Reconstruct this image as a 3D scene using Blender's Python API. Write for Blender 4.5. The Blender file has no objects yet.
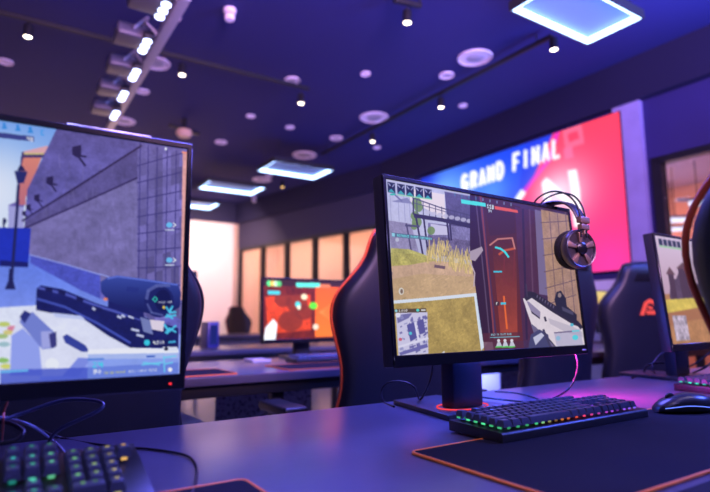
import bpy, bmesh, math, random, colorsys
import numpy as np
from mathutils import Vector, Matrix
random.seed(7)
rng = np.random.default_rng(5)
R = math.radians
S = bpy.context.scene
COL = S.collection
V = Vector

# ------------------------------------------------------------------ camera
DESK = 0.74
F_PX, PITCH, ROLL = 539.9, 0.13443, -0.00738
CAMZ = DESK + 0.2136
CAM = V((0, 0, CAMZ))
_cp, _sp = math.cos(PITCH), math.sin(PITCH)
FW = V((0, _cp, _sp)); _U0 = V((0, -_sp, _cp)); _R0 = V((1, 0, 0))
RT = math.cos(ROLL) * _R0 + math.sin(ROLL) * _U0
UP = -math.sin(ROLL) * _R0 + math.cos(ROLL) * _U0
cd = bpy.data.cameras.new('camera'); cam = bpy.data.objects.new('camera', cd); COL.objects.link(cam)
cam.matrix_world = Matrix(((RT.x, UP.x, -FW.x, 0), (RT.y, UP.y, -FW.y, 0), (RT.z, UP.z, -FW.z, CAMZ), (0, 0, 0, 1)))
cd.sensor_width = 36; cd.lens = F_PX / 710 * 36; cd.clip_start = 0.02
cd.dof.use_dof = True; cd.dof.focus_distance = 1.09; cd.dof.aperture_fstop = 2.6
S.camera = cam
S.view_settings.view_transform = 'Standard'; S.view_settings.look = 'None'
S.view_settings.exposure = 0.0; S.view_settings.gamma = 1.0
S.render.film_transparent = False

def ray(px, py):
    return FW + RT * ((px - 355) / F_PX) - UP * ((py - 246) / F_PX)
def on_z(px, py, z):
    r = ray(px, py); return CAM + r * ((z - CAMZ) / r.z)
def at_y(px, py, d):
    r = ray(px, py); return CAM + r * (d / r.y)
def on_plane(px, py, o, n):
    r = ray(px, py); return CAM + r * ((o - CAM).dot(n) / r.dot(n))

# room frame: D along the rows of desks, B away from the players
YAW = R(33.0)
D = V((math.cos(YAW), math.sin(YAW), 0)); B = V((-math.sin(YAW), math.cos(YAW), 0))
def W(u, v, z=0.0): return D * u + B * v + V((0, 0, z))
def uv(p): return p.dot(D), p.dot(B)

# ------------------------------------------------------------------ materials
def lin(c):
    return tuple(((x / 255) / 12.92 if x / 255 <= 0.04045 else ((x / 255 + 0.055) / 1.055) ** 2.4) for x in c)
MATS = {}
def pm(name, rgb, rough=0.5, metal=0.0, spec=0.5, emit=None, es=0.0, noise=0.0, nscale=40.0, bump=0.0, bscale=200.0, coat=0.0, srgb=False):
    if name in MATS: return MATS[name]
    m = bpy.data.materials.new(name); m.use_nodes = True
    nt = m.node_tree; b = nt.nodes['Principled BSDF']
    c = lin(rgb) if srgb else rgb
    b.inputs['Base Color'].default_value = (*c, 1)
    b.inputs['Roughness'].default_value = rough; b.inputs['Metallic'].default_value = metal
    b.inputs['Specular IOR Level'].default_value = spec
    b.inputs['Coat Weight'].default_value = coat
    if emit:
        b.inputs['Emission Color'].default_value = (*emit, 1); b.inputs['Emission Strength'].default_value = es
    if noise or bump:
        tc = nt.nodes.new('ShaderNodeTexCoord')
    if noise:
        n = nt.nodes.new('ShaderNodeTexNoise'); n.inputs['Scale'].default_value = nscale; n.inputs['Detail'].default_value = 5
        nt.links.new(tc.outputs['Object'], n.inputs['Vector'])
        mx = nt.nodes.new('ShaderNodeMix'); mx.data_type = 'RGBA'
        mx.inputs[6].default_value = (*[x * (1 - noise) for x in c], 1)
        mx.inputs[7].default_value = (*[min(1, x * (1 + noise)) for x in c], 1)
        nt.links.new(n.outputs['Fac'], mx.inputs[0]); nt.links.new(mx.outputs[2], b.inputs['Base Color'])
    if bump:
        n2 = nt.nodes.new('ShaderNodeTexNoise'); n2.inputs['Scale'].default_value = bscale; n2.inputs['Detail'].default_value = 3
        nt.links.new(tc.outputs['Object'], n2.inputs['Vector'])
        bp = nt.nodes.new('ShaderNodeBump'); bp.inputs['Strength'].default_value = bump; bp.inputs['Distance'].default_value = 0.002
        nt.links.new(n2.outputs['Fac'], bp.inputs['Height']); nt.links.new(bp.outputs['Normal'], b.inputs['Normal'])
    MATS[name] = m
    return m
def em(name, rgb, s):
    if name in MATS: return MATS[name]
    m = bpy.data.materials.new(name); m.use_nodes = True; nt = m.node_tree; nt.nodes.clear()
    e = nt.nodes.new('ShaderNodeEmission'); o = nt.nodes.new('ShaderNodeOutputMaterial')
    e.inputs[0].default_value = (*rgb, 1); e.inputs[1].default_value = s
    nt.links.new(e.outputs[0], o.inputs[0]); MATS[name] = m
    return m
def display_mat(name, s=1.0, rough=0.35):
    if name in MATS: return MATS[name]
    m = bpy.data.materials.new(name); m.use_nodes = True; nt = m.node_tree; b = nt.nodes['Principled BSDF']
    a = nt.nodes.new('ShaderNodeAttribute'); a.attribute_name = 'display'
    b.inputs['Base Color'].default_value = (0.006, 0.006, 0.007, 1); b.inputs['Roughness'].default_value = rough
    b.inputs['Specular IOR Level'].default_value = 0.12
    nt.links.new(a.outputs['Color'], b.inputs['Emission Color']); b.inputs['Emission Strength'].default_value = s
    MATS[name] = m
    return m
def glass_mat(name, tint=(1, 1, 1)):
    if name in MATS: return MATS[name]
    m = bpy.data.materials.new(name); m.use_nodes = True; nt = m.node_tree; nt.nodes.clear()
    o = nt.nodes.new('ShaderNodeOutputMaterial'); t = nt.nodes.new('ShaderNodeBsdfTransparent'); g = nt.nodes.new('ShaderNodeBsdfGlossy')
    t.inputs[0].default_value = (*tint, 1); g.inputs['Roughness'].default_value = 0.02
    f = nt.nodes.new('ShaderNodeFresnel'); ge = nt.nodes.new('ShaderNodeNewGeometry'); mt = nt.nodes.new('ShaderNodeMath'); mt.operation = 'MULTIPLY_ADD'
    mt.inputs[1].default_value = 1 / 1.5 - 1.5; mt.inputs[2].default_value = 1.5
    nt.links.new(ge.outputs['Backfacing'], mt.inputs[0]); nt.links.new(mt.outputs[0], f.inputs[0])
    x = nt.nodes.new('ShaderNodeMixShader')
    nt.links.new(f.outputs[0], x.inputs[0]); nt.links.new(t.outputs[0], x.inputs[1]); nt.links.new(g.outputs[0], x.inputs[2])
    nt.links.new(x.outputs[0], o.inputs[0]); MATS[name] = m
    return m

BLACK = pm('black_plastic', (0.006, 0.006, 0.008), 0.42, noise=0.2, nscale=60)
GLOSSB = pm('glossy_black_plastic', (0.008, 0.008, 0.010), 0.22)
CASE = pm('monitor_plastic', (0.022, 0.021, 0.026), 0.38, bump=0.1, bscale=600)
GUN = pm('gunmetal', (0.16, 0.15, 0.15), 0.3, metal=0.9)
DESKM = pm('desk_laminate', (0.085, 0.08, 0.115), 0.28, noise=0.25, nscale=9, bump=0.06, bscale=90)
CLOTH = pm('pad_cloth', (0.010, 0.009, 0.016), 0.9, spec=0.15, noise=0.3, nscale=700, bump=0.3, bscale=900)
ORANGE = pm('orange_stitching', (1.0, 0.21, 0.025), 0.6, noise=0.2, nscale=400)
PU = pm('black_leatherette', (0.006, 0.007, 0.013), 0.46, bump=0.15, bscale=300, noise=0.2, nscale=30)
PIPE = pm('orange_piping', (0.60, 0.075, 0.015), 0.45, noise=0.1)
RUBBER = pm('cable_rubber', (0.012, 0.012, 0.016), 0.4, noise=0.15, nscale=50)
STEEL = pm('black_steel', (0.02, 0.02, 0.022), 0.35, metal=0.4, noise=0.15, nscale=30)

# ------------------------------------------------------------------ mesh building
class MB:
    def __init__(s): s.bm = bmesh.new()
    def box(s, c, size, rot=None, bev=0.0, seg=2):
        r = bmesh.ops.create_cube(s.bm, size=1.0)
        M = Matrix.Translation(V(c)) @ (rot.to_4x4() if rot else Matrix()) @ Matrix.Diagonal((*size, 1))
        bmesh.ops.transform(s.bm, matrix=M, verts=r['verts'])
        if bev:
            es = list({e for v in r['verts'] for e in v.link_edges})
            bmesh.ops.bevel(s.bm, geom=es, offset=bev, segments=seg, affect='EDGES', profile=0.6)
        return s
    def frame(s, p, q):
        t = (q - p).normalized(); a = V((0, 0, 1)) if abs(t.z) < 0.9 else V((1, 0, 0))
        x = t.cross(a).normalized(); return x, x.cross(t)
    def tube(s, pts, r, n=8, closed=False, cap=True, sy=1.0):
        pts = [V(p) for p in pts]; N = len(pts); rings = []
        rr = r if isinstance(r, (list, tuple)) else [r] * N
        px = None
        for i, p in enumerate(pts):
            if closed: t = pts[(i + 1) % N] - pts[i - 1]
            else: t = pts[min(i + 1, N - 1)] - pts[max(i - 1, 0)]
            t = t.normalized() if t.length > 1e-9 else V((0, 0, 1))
            if px is None:
                a = V((0, 0, 1)) if abs(t.z) < 0.9 else V((1, 0, 0)); x = t.cross(a).normalized()
            else:
                x = (px - t * px.dot(t)); x = x.normalized() if x.length > 1e-6 else t.orthogonal().normalized()
            px = x; y = x.cross(t)
            rings.append([s.bm.verts.new(p + (x * math.cos(2 * math.pi * k / n) + y * sy * math.sin(2 * math.pi * k / n)) * rr[i]) for k in range(n)])
        for i in range(N if closed else N - 1):
            a, b = rings[i], rings[(i + 1) % N]
            for k in range(n):
                s.bm.faces.new((a[k], a[(k + 1) % n], b[(k + 1) % n], b[k]))
        if cap and not closed:
            s.bm.faces.new(rings[0][::-1]); s.bm.faces.new(rings[-1])
        return s
    def cyl(s, p, q, r, r2=None, n=20):
        return s.tube([p, q], [r, r if r2 is None else r2], n)
    def lathe(s, prof, c=(0, 0, 0), n=28, M=None):
        rings = []
        for (r, z) in prof:
            ring = []
            for k in range(n):
                a = 2 * math.pi * k / n
                p = V((r * math.cos(a), r * math.sin(a), z))
                if M: p = M @ p
                ring.append(s.bm.verts.new(p + V(c)))
            rings.append(ring)
        for a, b in zip(rings, rings[1:]):
            for k in range(n): s.bm.faces.new((a[k], a[(k + 1) % n], b[(k + 1) % n], b[k]))
        if prof[0][0] > 1e-6: s.bm.faces.new(rings[0][::-1])
        if prof[-1][0] > 1e-6: s.bm.faces.new(rings[-1])
        return s
    def loft(s, loops, caps=True):
        rs = [[s.bm.verts.new(V(p)) for p in l] for l in loops]; n = len(rs[0])
        for a, b in zip(rs, rs[1:]):
            for k in range(n): s.bm.faces.new((a[k], a[(k + 1) % n], b[(k + 1) % n], b[k]))
        if caps: s.bm.faces.new(rs[0][::-1]); s.bm.faces.new(rs[-1])
        return s
    def prism(s, poly, z0, z1, M=None, bev=0.0):
        M = M or Matrix()
        a = [s.bm.verts.new(M @ V((x, y, z0))) for x, y in poly]; b = [s.bm.verts.new(M @ V((x, y, z1))) for x, y in poly]
        n = len(poly); fs = [s.bm.faces.new(a[::-1]), s.bm.faces.new(b)]
        for k in range(n): fs.append(s.bm.faces.new((a[k], a[(k + 1) % n], b[(k + 1) % n], b[k])))
        if bev:
            es = list({e for f in fs for e in f.edges})
            bmesh.ops.bevel(s.bm, geom=es, offset=bev, segments=2, affect='EDGES', profile=0.6)
        return s
    def quad(s, a, b, c, d):
        s.bm.faces.new([s.bm.verts.new(V(p)) for p in (a, b, c, d)]); return s
    def build(s, name, mat, parent=None, smooth=True, angle=40, sub=0):
        bmesh.ops.remove_doubles(s.bm, verts=s.bm.verts, dist=1e-6)
        bmesh.ops.recalc_face_normals(s.bm, faces=s.bm.faces)
        me = bpy.data.meshes.new(name); s.bm.to_mesh(me); s.bm.free()
        me.materials.append(mat)
        if smooth:
            me.polygons.foreach_set('use_smooth', [True] * len(me.polygons))
            me.set_sharp_from_angle(angle=R(angle))
        o = bpy.data.objects.new(name, me); COL.objects.link(o)
        if parent: o.parent = parent
        if sub:
            md = o.modifiers.new('smooth', 'SUBSURF'); md.levels = sub; md.render_levels = sub
        return o

def thing(name, label, cat, loc=(0, 0, 0), rz=0.0, group=None):
    o = bpy.data.objects.new(name, None); COL.objects.link(o); o.empty_display_size = 0.05
    o.location = loc; o.rotation_euler = (0, 0, rz); o['label'] = label; o['category'] = cat
    if group: o['group'] = group
    return o
def tag(o, label, cat, group=None):
    o['label'] = label; o['category'] = cat
    if group: o['group'] = group
    return o
def struct(o): o['kind'] = 'structure'; return o
def dup(o, loc, rz, label, group=None):
    r = o.copy(); COL.objects.link(r); r.location = loc; r.rotation_euler = (0, 0, rz); r['label'] = label
    if group: r['group'] = group
    for ch in o.children:
        c = ch.copy(); COL.objects.link(c); c.parent = r
        for g in ch.children:
            d = g.copy(); COL.objects.link(d); d.parent = c
    return r
def catmull(pts, k=8, closed=False):
    pts = [V(p) for p in pts]; out = []; n = len(pts)
    for i in range(n if closed else n - 1):
        if closed: p0, p1, p2, p3 = pts[i - 1], pts[i], pts[(i + 1) % n], pts[(i + 2) % n]
        else: p0, p1, p2, p3 = pts[max(i - 1, 0)], pts[i], pts[i + 1], pts[min(i + 2, n - 1)]
        for j in range(k):
            t = j / k
            out.append(0.5 * (2 * p1 + (p2 - p0) * t + (2 * p0 - 5 * p1 + 4 * p2 - p3) * t * t + (3 * p1 - p0 - 3 * p2 + p3) * t ** 3))
    if not closed: out.append(pts[-1])
    return out

# ------------------------------------------------------------------ pictures shown on displays
FONT = {k: v for k, v in zip('ABCDEFGHIJKLMNOPQRSTUVWXYZ0123456789/,.', '''
010101111101101 110101110101110 011100100100011 110101101101110 111100110100111 111100110100100 011100101101011 101101111101101 111010010010111 001001001101010
101101110101101 100100100100111 101111111101101 110101101101101 010101101101010 110101110100100 010101101111011 110101110101101 011100010001110 111010010010010
101101101101111 101101101101010 101101111111101 101101010101101 101101010010010 111001010100111 010101101101010 010110010010111 110001010100111 110001010001110
101101111001001 111100110001110 011100111101111 111001010010010 111101111101111 111101111001110 001001010100100 000000000010100 000000000000010'''.split())}
class Canvas:
    SS = 2
    def __init__(s, w, h, bg, mapper=None):
        s.w, s.h = w * s.SS, h * s.SS
        s.a = np.ones((s.h, s.w, 3)) * np.array(bg, float); s.map = mapper or (lambda x, y: (x, y))
    def pts(s, P): return np.array([s.map(x, y) for x, y in P]) * np.array([s.w, s.h])
    def poly(s, P, col, al=1.0, tex=0.0, cell=6, col2=None, axis='y'):
        q = s.pts(P); x0, y0 = np.floor(q.min(0)).astype(int); x1, y1 = np.ceil(q.max(0)).astype(int) + 1
        x0, y0 = max(x0, 0), max(y0, 0); x1, y1 = min(x1, s.w), min(y1, s.h)
        if x1 <= x0 or y1 <= y0: return s
        X, Y = np.meshgrid(np.arange(x0, x1) + 0.5, np.arange(y0, y1) + 0.5); ins = np.zeros(X.shape, bool)
        n = len(q)
        for i in range(n):
            (xa, ya), (xb, yb) = q[i], q[(i + 1) % n]
            if ya == yb: continue
            c = (ya > Y) != (yb > Y)
            ins ^= c & (X < (xb - xa) * (Y - ya) / (yb - ya) + xa)
        C = np.ones(X.shape + (3,)) * np.array(col, float)
        if col2 is not None:
            t = ((Y - q[:, 1].min()) / max(1e-6, np.ptp(q[:, 1])) if axis == 'y' else (X - q[:, 0].min()) / max(1e-6, np.ptp(q[:, 0])))
            C = C * (1 - t[..., None]) + np.array(col2, float) * t[..., None]
        if tex:
            C = C * (1 + tex * s.noise(X.shape, cell)[..., None])
        sub = s.a[y0:y1, x0:x1]; sub[ins] = sub[ins] * (1 - al) + C[ins] * al
        return s
    def noise(s, shape, cell):
        h, w = shape; out = np.zeros(shape); amp = 1.0
        for c in (cell * 4, cell, max(1, cell // 3)):
            gh, gw = h // c + 3, w // c + 3; g = rng.uniform(-1, 1, (gh, gw))
            yy = np.arange(h) / c; xx = np.arange(w) / c; yi = yy.astype(int); xi = xx.astype(int)
            fy = (yy - yi)[:, None]; fx = (xx - xi)[None]
            v = (g[yi][:, xi] * (1 - fx) + g[yi][:, xi + 1] * fx) * (1 - fy) + (g[yi + 1][:, xi] * (1 - fx) + g[yi + 1][:, xi + 1] * fx) * fy
            out += v * amp; amp *= 0.8
        return out / 1.6
    def line(s, P, wd, col, al=1.0):
        for (xa, ya), (xb, yb) in zip(P, P[1:]):
            dx, dy = xb - xa, yb - ya; L = math.hypot(dx, dy) or 1; nx, ny = -dy / L * wd / 2, dx / L * wd / 2
            ex, ey = dx / L * wd * 0.2, dy / L * wd * 0.2
            s.poly([(xa + nx - ex, ya + ny - ey), (xb + nx + ex, yb + ny + ey), (xb - nx + ex, yb - ny + ey), (xa - nx - ex, ya - ny - ey)], col, al)
        return s
    def ell(s, cx, cy, rx, ry, col, al=1.0, rot=0):
        c, d = math.cos(rot), math.sin(rot)
        return s.poly([(cx + rx * math.cos(t) * c - ry * math.sin(t) * d, cy + rx * math.cos(t) * d + ry * math.sin(t) * c) for t in np.linspace(0, 2 * math.pi, 22)[:-1]], col, al)
    def glow(s, cx, cy, r, col, al=1.0):
        q = s.pts([(cx, cy), (cx + r, cy), (cx, cy + r)]); rx = max(1, np.hypot(*(q[1] - q[0]))); ry = max(1, np.hypot(*(q[2] - q[0])))
        X, Y = np.meshgrid(np.arange(s.w) + 0.5, np.arange(s.h) + 0.5)
        t = np.exp(-(((X - q[0][0]) / rx) ** 2 + ((Y - q[0][1]) / ry) ** 2))[..., None] * al
        s.a = s.a * (1 - t) + np.array(col, float) * t; return s
    def text(s, t, x, y, h, col, ux=(1, 0), uy=(0, 1), al=1.0):
        c = h / 5; k = 0
        for ch in t:
            b = FONT.get(ch)
            if b:
                for i, f in enumerate(b):
                    if f == '1':
                        gx, gy = (i % 3 + k) * c, (i // 3) * c
                        P = [(gx, gy), (gx + c, gy), (gx + c, gy + c), (gx, gy + c)]
                        s.poly([(x + a * ux[0] + b2 * uy[0], y + a * ux[1] + b2 * uy[1]) for a, b2 in P], col, al)
            k += 2 if ch in ',.' else 4
        return s
    def soft(s, n):
        for _ in range(n):
            p = np.pad(s.a, ((1, 1), (1, 1), (0, 0)), mode='edge')
            s.a = (p[:-2, 1:-1] + p[2:, 1:-1] + p[1:-1, :-2] + p[1:-1, 2:] + 2 * p[1:-1, 1:-1]) / 6
        return s
    def out(s):
        k = s.SS; a = s.a.reshape(s.h // k, k, s.w // k, k, 3).mean((1, 3)).clip(0, 255) / 255
        return np.where(a <= 0.04045, a / 12.92, ((a + 0.055) / 1.055) ** 2.4)

def display(name, o, ax, ay, img, mat, parent=None):
    """flat lit surface: o = upper left corner, ax / ay = full edges; one vertex per picture cell"""
    h, w, _ = img.shape
    gx, gy = np.meshgrid(np.linspace(0, 1, w), np.linspace(0, 1, h))
    co = np.array(o)[None, None] + gx[..., None] * np.array(ax) + gy[..., None] * np.array(ay)
    idx = np.arange(w * h).reshape(h, w)
    f = np.stack([idx[:-1, :-1], idx[1:, :-1], idx[1:, 1:], idx[:-1, 1:]], -1).reshape(-1, 4)
    me = bpy.data.meshes.new(name)
    me.vertices.add(w * h); me.vertices.foreach_set('co', co.reshape(-1).astype(np.float32))
    nf = len(f); me.loops.add(nf * 4); me.loops.foreach_set('vertex_index', f.reshape(-1).astype(np.int32))
    me.polygons.add(nf); me.polygons.foreach_set('loop_start', (np.arange(nf) * 4).astype(np.int32))
    at = me.color_attributes.new('display', 'FLOAT_COLOR', 'POINT')
    at.data.foreach_set('color', np.concatenate([img, np.ones((h, w, 1))], -1).reshape(-1).astype(np.float32))
    me.update(calc_edges=True); me.validate(); me.materials.append(mat)
    ob = bpy.data.objects.new(name, me); COL.objects.link(ob)
    if parent: ob.parent = parent
    return ob

# ------------------------------------------------------------------ monitors
SW, SH = 0.597, 0.336
def screen_axes(c, yaw, tilt, s=1.0):
    d = V((math.cos(yaw), math.sin(yaw), 0)); bk = V((-math.sin(yaw), math.cos(yaw), 0))
    u = V((0, 0, 1)) * math.cos(tilt) + bk * math.sin(tilt)
    return c - d * SW * s / 2 + u * SH * s / 2, d * SW * s, -u * SH * s
def photo_map(o, ax, ay):
    n = ax.cross(ay).normalized(); la, lb = ax.length_squared, ay.length_squared
    def f(x, y):
        p = on_plane(x, y, o, n) - o
        return p.dot(ax) / la, p.dot(ay) / lb
    return f
def monitor(label, c, yaw, tilt, img, s=1.0, ring=None, led=None, mark=None, dmat=None):
    root = thing('gaming_monitor', label, 'monitor', (c.x, c.y, DESK), yaw)
    zc = c.z - DESK
    T = Matrix.Translation((0, 0, zc)) @ Matrix.Rotation(-tilt, 4, 'X') @ Matrix.Diagonal((s, s, s, 1))
    def put(mb): bmesh.ops.transform(mb.bm, matrix=T, verts=mb.bm.verts); return mb
    m = MB(); m.box((0, 0.017, -0.006), (0.613, 0.030, 0.367), bev=0.004)
    m.box((0, 0.042, -0.01), (0.40, 0.034, 0.23), bev=0.012)
    m.box((0, 0.066, 0.0), (0.10, 0.03, 0.10), bev=0.006)
    put(m).build('casing', CASE, root)
    m = MB()
    for cx, cz, w, h in ((0, 0.1725, 0.613, 0.009), (0, -0.1790, 0.613, 0.022), (-0.3025, 0, 0.008, 0.34), (0.3025, 0, 0.008, 0.34)):
        m.box((cx, 0.0, cz), (w, 0.006, h), bev=0.0012, seg=1)
    put(m).build('bezel', GLOSSB, root)
    o = T @ V((-SW / 2, 0, SH / 2)); ax = T.to_3x3() @ V((SW, 0, 0)); ay = T.to_3x3() @ V((0, 0, -SH))
    display('screen', o, ax, ay, img, dmat or display_mat('display_panel', 0.88), root)
    m = MB(); yb = 0.115 * s
    m.box((0, yb, (0.012 + zc + 0.05) / 2), (0.098 * s, 0.040, zc + 0.05 - 0.012), bev=0.008)
    m.build('stand_column', CASE, root)
    m = MB(); m.prism([(-0.105, 0.055), (0.125, 0.055), (0.095, 0.30), (-0.055, 0.30)], 0.0, 0.012, Matrix.Diagonal((s, s, 1, 1)), bev=0.003)
    m.build('stand_base', CASE, root)
    if ring:
        m = MB(); m.tube([(0.068 * math.cos(t), yb + 0.046 * math.sin(t), 0.0145) for t in np.linspace(0, 2 * math.pi, 41)[:-1]], 0.0017, 6, closed=True)
        m.build('light_ring', ring, root)
    if led:
        m = MB(); m.box((0.2855, -0.004, -0.181), (0.0035, 0.003, 0.0028), bev=0.0006); put(m).build('power_light', led, root)
    if mark:
        m = MB(); m.box((0.288, -0.0035, -0.180), (0.016, 0.002, 0.0032), bev=0.0008, seg=1); put(m).build('badge', mark, root)
    return root

C1 = V((-0.5111, 0.6442, CAMZ + 0.0916)); Y1, T1 = 0.5463, 0.0034
C2 = V((0.3107, 1.1828, CAMZ + 0.1011)); Y2, T2 = 0.6162, 0.0724
C3 = V((1.1888, 1.8314, CAMZ + 0.0851)); Y3, T3 = 0.6104, 0.081

def pt(sx, sy, s, L):   # picture coordinates read from an enlargement
    return [(sx + x / s, sy + y / s) for x, y in L]

def picture_street():
    mp = photo_map(*screen_axes(C1, Y1, T1)); c = Canvas(640, 360, (120, 160, 245)); full = [(0, 0), (1, 0), (1, 1), (0, 1)]
    c.poly([(0, 0), (1, 0), (1, .5), (0, .5)], (118, 165, 240), col2=(228, 238, 255))
    c.poly([(0, .5), (1, .5), (1, 1), (0, 1)], (95, 125, 240), col2=(165, 180, 255), tex=.06, cell=8)
    # houses further along the street, mostly left of the photograph's frame
    c.poly([(0, .22), (.16, .26), (.30, .33), (.30, .56), (0, .62)], (205, 150, 140), tex=.08)
    c.poly([(0, .17), (.17, .23), (.31, .32), (.30, .34), (.16, .27), (0, .23)], (120, 70, 90))
    for i in range(5): c.poly([(.03 + i * .05, .34 + i * .012), (.05 + i * .05, .345 + i * .012), (.05 + i * .05, .44), (.03 + i * .05, .445)], (70, 70, 120))
    c.map = mp
    A = lambda L: pt(0, 110, 5.47, L); Bc = lambda L: pt(0, 200, 5.47, L); G = lambda L: pt(0, 250, 3.075, L); T = lambda L: pt(0, 100, 3.075, L)
    c.glow(-5, 190, 45, (235, 240, 255), .8)
    c.poly(Bc([(45, 30), (130, 20), (130, 160), (45, 160)]), (165, 165, 225))
    c.poly(Bc([(40, 30), (90, 10), (135, 22), (130, 40)]), (110, 100, 180))
    c.poly(A([(118, 235), (240, 225), (200, 330), (140, 480), (140, 520), (95, 520)]), (228, 140, 118), col2=(190, 110, 130))
    c.poly(A([(118, 232), (255, 198), (262, 205), (240, 262), (128, 262), (110, 330), (95, 500), (85, 500)]), (70, 55, 110))
    c.poly(A([(130, 228), (260, 196), (262, 212), (240, 240), (128, 238)]), (225, 170, 180))
    c.poly(A([(130, 236), (240, 236), (238, 245), (130, 245)]), (210, 195, 130))
    wall = [(57, 128), (200, 140), (200, 345), (150, 318), (80, 290), (31, 262), (24, 228), (27, 190)]
    c.poly(wall, (96, 88, 156), tex=.17, cell=12, col2=(108, 106, 204))
    c.poly([(137, 178), (137, 300), (80, 280), (30, 256), (26, 229)], (122, 114, 176), tex=.15, cell=11)
    c.poly([(24, 222), (140, 147), (137, 178), (26, 229)], (92, 84, 146), tex=.14)
    c.poly([(137, 143), (187, 150), (182, 320), (137, 300)], (108, 100, 168), tex=.16, cell=7)
    for k in range(60):
        r_, q_ = k // 6, k % 6; x_ = 138 + q_ * 8.2; y_ = 150 + r_ * 16.5 + (5 - q_) * 2.0; f_ = rng.uniform(.78, 1.28)
        c.poly([(x_, y_ + 1), (x_ + 8, y_ - 1.6), (x_ + 8, y_ + 14.5), (x_, y_ + 17)], (112 * f_, 104 * f_, 172 * f_), .7, tex=.08)
    for k in range(9):
        y = 158 + k * 17; c.line([(137, y + 8), (187, y - 6 + k * 2)], 1.2, (60, 55, 120), .8)
    for k, x in enumerate((139, 147, 156, 166, 175)): c.line([(x + 1, 143 + k * 2), (x - 1, 300)], 1.1, (60, 55, 125), .75)
    for k in range(90):
        x_ = rng.uniform(34, 136); y_ = rng.uniform(150, 262); f_ = rng.uniform(.8, 1.2); c.line([(x_, y_), (x_ + rng.uniform(-1, 1), y_ + rng.uniform(4, 16))], rng.uniform(.6, 2.2), (112 * f_, 104 * f_, 160 * f_), .28)
    c.poly([(182.5, 153), (188, 153), (185, 300), (180, 300)], (228, 165, 165), tex=.1)
    c.line([(22, 221), (80, 185), (141, 146)], 2.0, (48, 38, 80)); c.line([(24, 228.5), (80, 204), (137, 178)], 1.8, (55, 45, 95))
    c.poly(Bc([(165, 300), (547, 405), (547, 540), (440, 492), (165, 345)]), (80, 88, 200), tex=.15, cell=5)
    c.line(Bc([(165, 300), (360, 352), (547, 408)]), 1.2, (150, 160, 240))
    c.line([(100, 274), (180, 300)], 1.2, (150, 160, 240))
    for x, y, k in ((77, 153, 1.0), (50, 182, .75), (37, 199, .6), (28.5, 208, .5), (24, 214, .4)):
        c.poly([(x - 5 * k, y - 6 * k), (x + 4 * k, y - 8 * k), (x + 4 * k, y + 3 * k), (x, y + 5 * k), (x - 5 * k, y + 2 * k)], (42, 35, 80))
        c.line([(x, y + 2 * k), (x + 8 * k, y + 13 * k)], 2.2 * k, (42, 35, 80)); c.line([(x + 2 * k, y + 3 * k), (x + 9 * k, y + 4 * k)], 2 * k, (42, 35, 80))
    c.poly(Bc([(0, 150), (170, 155), (152, 365), (0, 360)]), (34, 52, 190), tex=.06); c.poly(Bc([(0, 330), (155, 340), (152, 368), (0, 362)]), (28, 32, 110))
    c.poly([(-60, 226), (0, 227.5), (0, 266), (-60, 268)], (34, 52, 190))
    c.line(Bc([(22, 100), (20, 150)]), 2, (30, 32, 90))
    c.ell(4.3, 221, 2, 3, (30, 32, 90))
    c.line([(18.5, 185), (15, 235), (12, 272)], 3.0, (34, 36, 92)); c.poly(Bc([(50, 375), (76, 378), (72, 440), (85, 488), (25, 488), (45, 440)]), (34, 36, 92))
    c.poly(A([(78, 335), (150, 338), (130, 400), (95, 405)]), (40, 44, 110)); c.poly(A([(92, 335), (140, 335), (122, 305), (108, 303)]), (34, 36, 92))
    c.poly([(-80, 312), (40, 305), (40, 380), (-80, 390)], (226, 232, 255), tex=.05)
    for x, y, col in ((4, 324, (190, 205, 90)), (9, 332, (215, 200, 110)), (2, 336, (160, 190, 110)), (13, 328, (220, 120, 150)), (3, 360, (130, 190, 80)), (6, 366, (210, 215, 90)), (4, 344, (150, 190, 200))):
        c.ell(x, y, 6, 2.6, col, .85)
    # rifle held across the picture
    c.poly(G([(60, 200), (75, 180), (120, 182), (260, 215), (330, 260), (400, 300), (548, 306), (548, 332), (270, 335), (240, 385), (30, 390), (34, 262)]), (226, 230, 255), tex=.04, cell=14)
    c.poly(G([(35, 262), (70, 240), (120, 290), (130, 385), (30, 385)]), (150, 165, 245)); c.poly(G([(240, 330), (280, 332), (240, 388), (190, 388)]), (130, 145, 235))
    c.poly(G([(112, 118), (125, 108), (190, 120), (300, 165), (440, 205), (548, 240), (548, 302), (400, 300), (330, 262), (262, 215), (110, 184)]), (28, 32, 100), tex=.14, cell=6)
    c.poly(G([(160, 192), (250, 202), (262, 214), (170, 206)]), (195, 205, 250))
    c.line(G([(120, 116), (200, 135), (300, 172), (430, 212)]), 2.5, (80, 90, 190)); c.line(G([(115, 150), (200, 175), (300, 225), (400, 285)]), 2.2, (70, 85, 190))
    for x, y in ((140, 118), (180, 127), (235, 148), (290, 178)): c.poly(G([(x, y - 6), (x + 22, y), (x + 20, y + 12), (x - 2, y + 6)]), (28, 30, 88))
    for x, y, w in ((366, 205, 10), (378, 202, 8), (402, 205, 14), (415, 245, 22), (430, 262, 20), (288, 180, 6)): c.line(G([(x - w / 2, y - 2), (x + w / 2, y + 3)]), 2.3, (215, 222, 255), .9)
    c.poly(G([(415, 180), (440, 190), (445, 215), (420, 210), (330, 175), (332, 155)]), (30, 34, 105))
    c.poly(G([(440, 212), (505, 218), (500, 250), (450, 240)]), (228, 215, 235)); c.poly(G([(430, 205), (460, 215), (470, 260), (440, 250)]), (120, 130, 190))
    c.poly(G([(308, 98), (330, 84), (360, 78), (450, 90), (545, 104), (556, 130), (552, 175), (500, 205), (420, 186), (335, 158), (310, 130)]), (60, 78, 172), col2=(20, 24, 84))
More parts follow.
